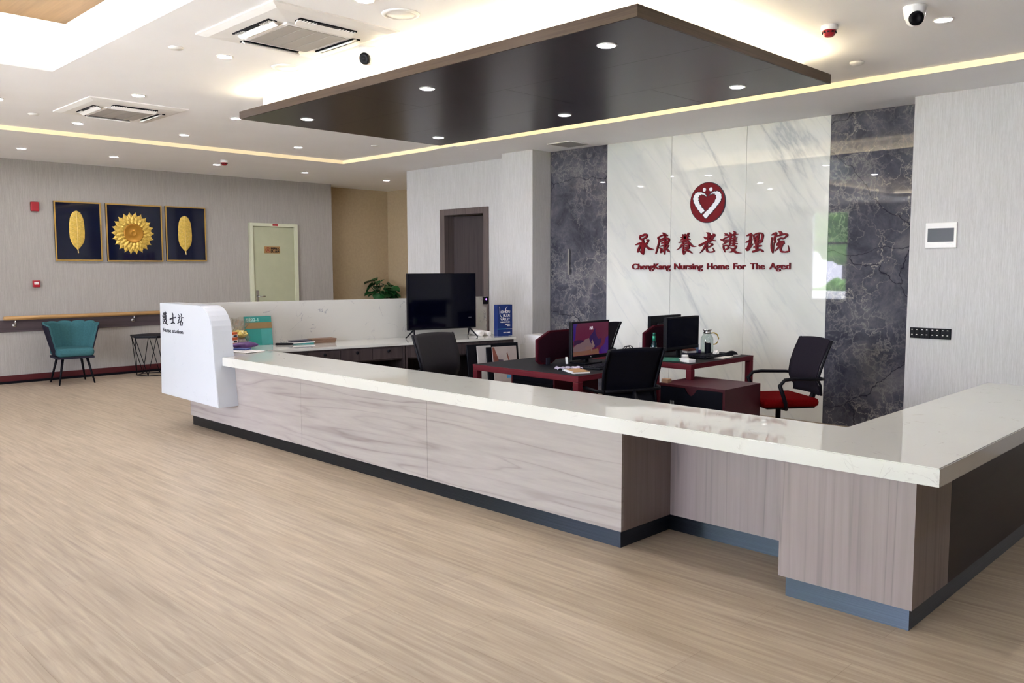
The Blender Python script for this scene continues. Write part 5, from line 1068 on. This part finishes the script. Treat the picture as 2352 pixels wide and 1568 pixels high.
# far desk things
o = thing('glass_pitcher', 'clear glass pitcher with steel lid and gold handle on the far desk', 'pitcher', (-4.02, 6.50, ZD))
b = BM(); lathe(b, [(0, 0.002), (0.052, 0.002), (0.056, 0.008), (0.056, 0.115), (0.053, 0.135), (0.040, 0.155), (0.034, 0.165), (0.034, 0.178), (0.032, 0.178), (0.032, 0.165), (0.038, 0.154), (0.051, 0.134), (0.054, 0.115), (0.054, 0.010), (0, 0.006)], seg=36); obj('glass_body', b, M_glass, o)
b = BM(); lathe(b, [(0.030, 0.168), (0.035, 0.178), (0.030, 0.184), (0.030, 0.192), (0.040, 0.200), (0.040, 0.205), (0, 0.206)], seg=30); obj('lid', b, M_chrome, o)
b = BM(); tube(b, [(0.033, 0, 0.172), (0.060, 0, 0.176), (0.088, 0, 0.160), (0.100, 0, 0.125), (0.092, 0, 0.092), (0.072, 0, 0.075), (0.055, 0, 0.072)], 0.005, 8); h_ = obj('handle', b, M_gold, o); h_.rotation_euler = (0, 0, math.radians(40))
b = BM(); lathe(b, [(0, 0), (0.026, 0), (0.027, 0.004), (0.027, 0.088), (0, 0.088)], seg=28); o = obj('tumbler', b, M_navy); o.location = (-3.965, 6.425, ZD); tag(o, 'dark blue tumbler with a steel rim in front of the pitcher', 'tumbler')
b = BM(); lathe(b, [(0, 0.088), (0.0275, 0.088), (0.0275, 0.101), (0.024, 0.103), (0, 0.103)], seg=28); obj('rim', b, M_chrome, o)
M_gglass = mat('dark_bottle', srgb(20, 44, 48), 0.1)
o = thing('green_bottle', 'green capped glass bottle with green labels in front of the far partition', 'bottle', (-4.055, 5.745, ZD))
b = BM(); lathe(b, [(0, 0), (0.024, 0), (0.025, 0.004), (0.025, 0.105), (0.021, 0.13), (0.012, 0.150), (0.011, 0.205), (0, 0.206)], seg=26); obj('glass', b, M_gglass, o)
M_glab = mat('green_label', srgb(40, 140, 110), 0.5, var=0.25, scale=(60, 60, 60))
b = BM(); lathe(b, [(0.0255, 0.03), (0.0255, 0.098), (0.0245, 0.098), (0.0245, 0.03), (0.0255, 0.03)], seg=26); obj('body_label', b, M_glab, o); b = BM(); lathe(b, [(0.0258, 0.075), (0.0258, 0.098), (0.025, 0.098), (0.025, 0.075), (0.0258, 0.075)], seg=26); obj('body_label', b, M_paper, o)
b = BM(); lathe(b, [(0.0130, 0.152), (0.0118, 0.190), (0.0105, 0.190), (0.0115, 0.152), (0.0130, 0.152)], seg=22); obj('neck_label', b, M_glab, o)
b = BM(); lathe(b, [(0.0118, 0.196), (0.0118, 0.215), (0, 0.216)], seg=20); obj('cap', b, mat('green_cap', srgb(20, 96, 80), 0.4), o)
b = BM(); lathe(b, [(0, 0), (0.017, 0), (0.018, 0.003), (0.018, 0.07), (0.012, 0.09), (0.009, 0.094), (0, 0.094)], seg=22); o = obj('lotion_bottle', b, mat('pale_blue_bottle', srgb(108, 132, 170), 0.25, var=0.2, scale=(30, 30, 30))); o.location = (-4.085, 6.435, ZD); tag(o, 'pale blue bottle with a dark blue cap just left of the pitcher', 'bottle')
b = BM(); lathe(b, [(0.010, 0.092), (0.010, 0.122), (0, 0.123)], seg=18); obj('cap', b, mat('blue_cap', srgb(24, 56, 150), 0.4), o)
b = BM(); lathe(b, [(0, 0), (0.011, 0), (0.011, 0.032), (0, 0.033)], seg=18); o = obj('small_jar', b, mat('purple_jar', srgb(70, 50, 110), 0.4)); o.location = (-4.035, 6.405, ZD); tag(o, 'tiny purple jar between the blue bottle and the pitcher', 'jar')
b = BM(); grid(b, lambda u, v: (0.058*(u-0.5)*2*math.cos((v-0.5)*1.2), 0.034*(v-0.5)*2, 0.036*max(0, 1-(2*u-1)**2)**0.5*max(0.0, 1-(2*v-1)**2)**0.5), 18, 12); o = obj('computer_mouse', b, M_black); o.location = (-3.755, 6.465, ZD+0.0005); o.rotation_euler = (0, 0, PI/2-0.3); tag(o, 'large black computer mouse on the far desk near its end', 'mouse')
random.seed(9); b = BM(); bmesh.ops.create_icosphere(b, subdivisions=3, radius=0.026, matrix=T(0, 0, 0.022))
for v in b.verts: v.co = Vector((v.co.x, v.co.y, max(0.0, v.co.z))) * random.uniform(0.82, 1.12)
o = obj('tissue_ball', b, M_paper); o.location = (-3.795, 6.28, ZD+0.0022); tag(o, 'crumpled white tissue beside the mouse on the far desk', 'tissue')
o = obj('paper_sheet', R1(-0.10, 0.10, -0.06, 0.06, 0, 0.002, 0.0008, 1), M_paper); o.location = (-3.715, 6.235, ZD); o.rotation_euler = (0, 0, PI/2+0.1); tag(o, 'white sheet of paper under the tissue on the far desk', 'paper')
disc('mouse_pad', 'round pale pad at the far end of the far desk', 'pad', -3.735, 6.49, ZD, [(0, 0), (0.045, 0), (0.045, 0.003), (0, 0.003)], M_paper)
o = thing('white_box', 'flat white box near the corner of the far desk', 'box', (-3.725, 5.735, ZD), math.radians(-20)); obj('box_body', R1(-0.065, 0.065, -0.032, 0.032, 0, 0.022, 0.002), M_white, o); obj('lid', R1(-0.066, 0.066, -0.033, 0.033, 0.0205, 0.026, 0.002), M_white, o)
b = BM(); lathe(b, [(0.018, 0), (0.032, 0), (0.034, 0.012), (0.030, 0.022), (0.026, 0.030), (0, 0.032)], seg=24); o = obj('tape_roll', b, M_grille); o.location = (-3.845, 5.885, ZD); tag(o, 'round grey tin with a cream lid behind the flat white box', 'tin')
b = BM(); lathe(b, [(0.027, 0.022), (0.028, 0.038), (0, 0.040)], seg=24); obj('lid', b, M_paper, o)
o = obj('green_book', R1(-0.11, 0.11, -0.055, 0.055, 0, 0.022, 0.002), mat('green_cover', srgb(48, 104, 84), 0.5, var=0.3, scale=(20, 20, 20))); o.location = (-3.905, 5.70, ZD); o.rotation_euler = (0, 0, 0.55); tag(o, 'green covered book lying at the near edge of the far desk', 'book')
for k, (m, lb_) in enumerate(((M_bk, 'dark booklet at the bottom of the little pile behind the keyboard'), (M_paper, 'white booklet in the middle of the little pile behind the keyboard'), (M_arto, 'reddish booklet on top of the little pile behind the keyboard'))):
    o = obj('booklet', R1(-0.05, 0.05, -0.035, 0.035, 0, 0.017, 0.002, 1), m); o.location = (-4.03, 6.235, ZD+0.0175*k); o.rotation_euler = (0, 0, 1.0+0.2*k); tag(o, lb_, 'booklet', 'booklets behind the far keyboard')
b = BM(); rbox(b, -0.018, 0.018, -0.008, 0.008, 0, 0.085, 0.002); o = obj('tall_carton', b, M_white); o.location = (-4.50, 6.17, ZD); o.rotation_euler = (0, 0, 0.8); tag(o, 'small white carton standing left of the far partition', 'carton')
b = BM(); lathe(b, [(0, 0), (0.012, 0), (0.012, 0.045), (0.006, 0.075), (0, 0.076)], seg=16); o = obj('squeeze_tube', b, mat('green_tube', srgb(60, 160, 80), 0.4)); o.location = (-4.465, 6.20, ZD); tag(o, 'small green tube beside the white carton on the far desk', 'tube')
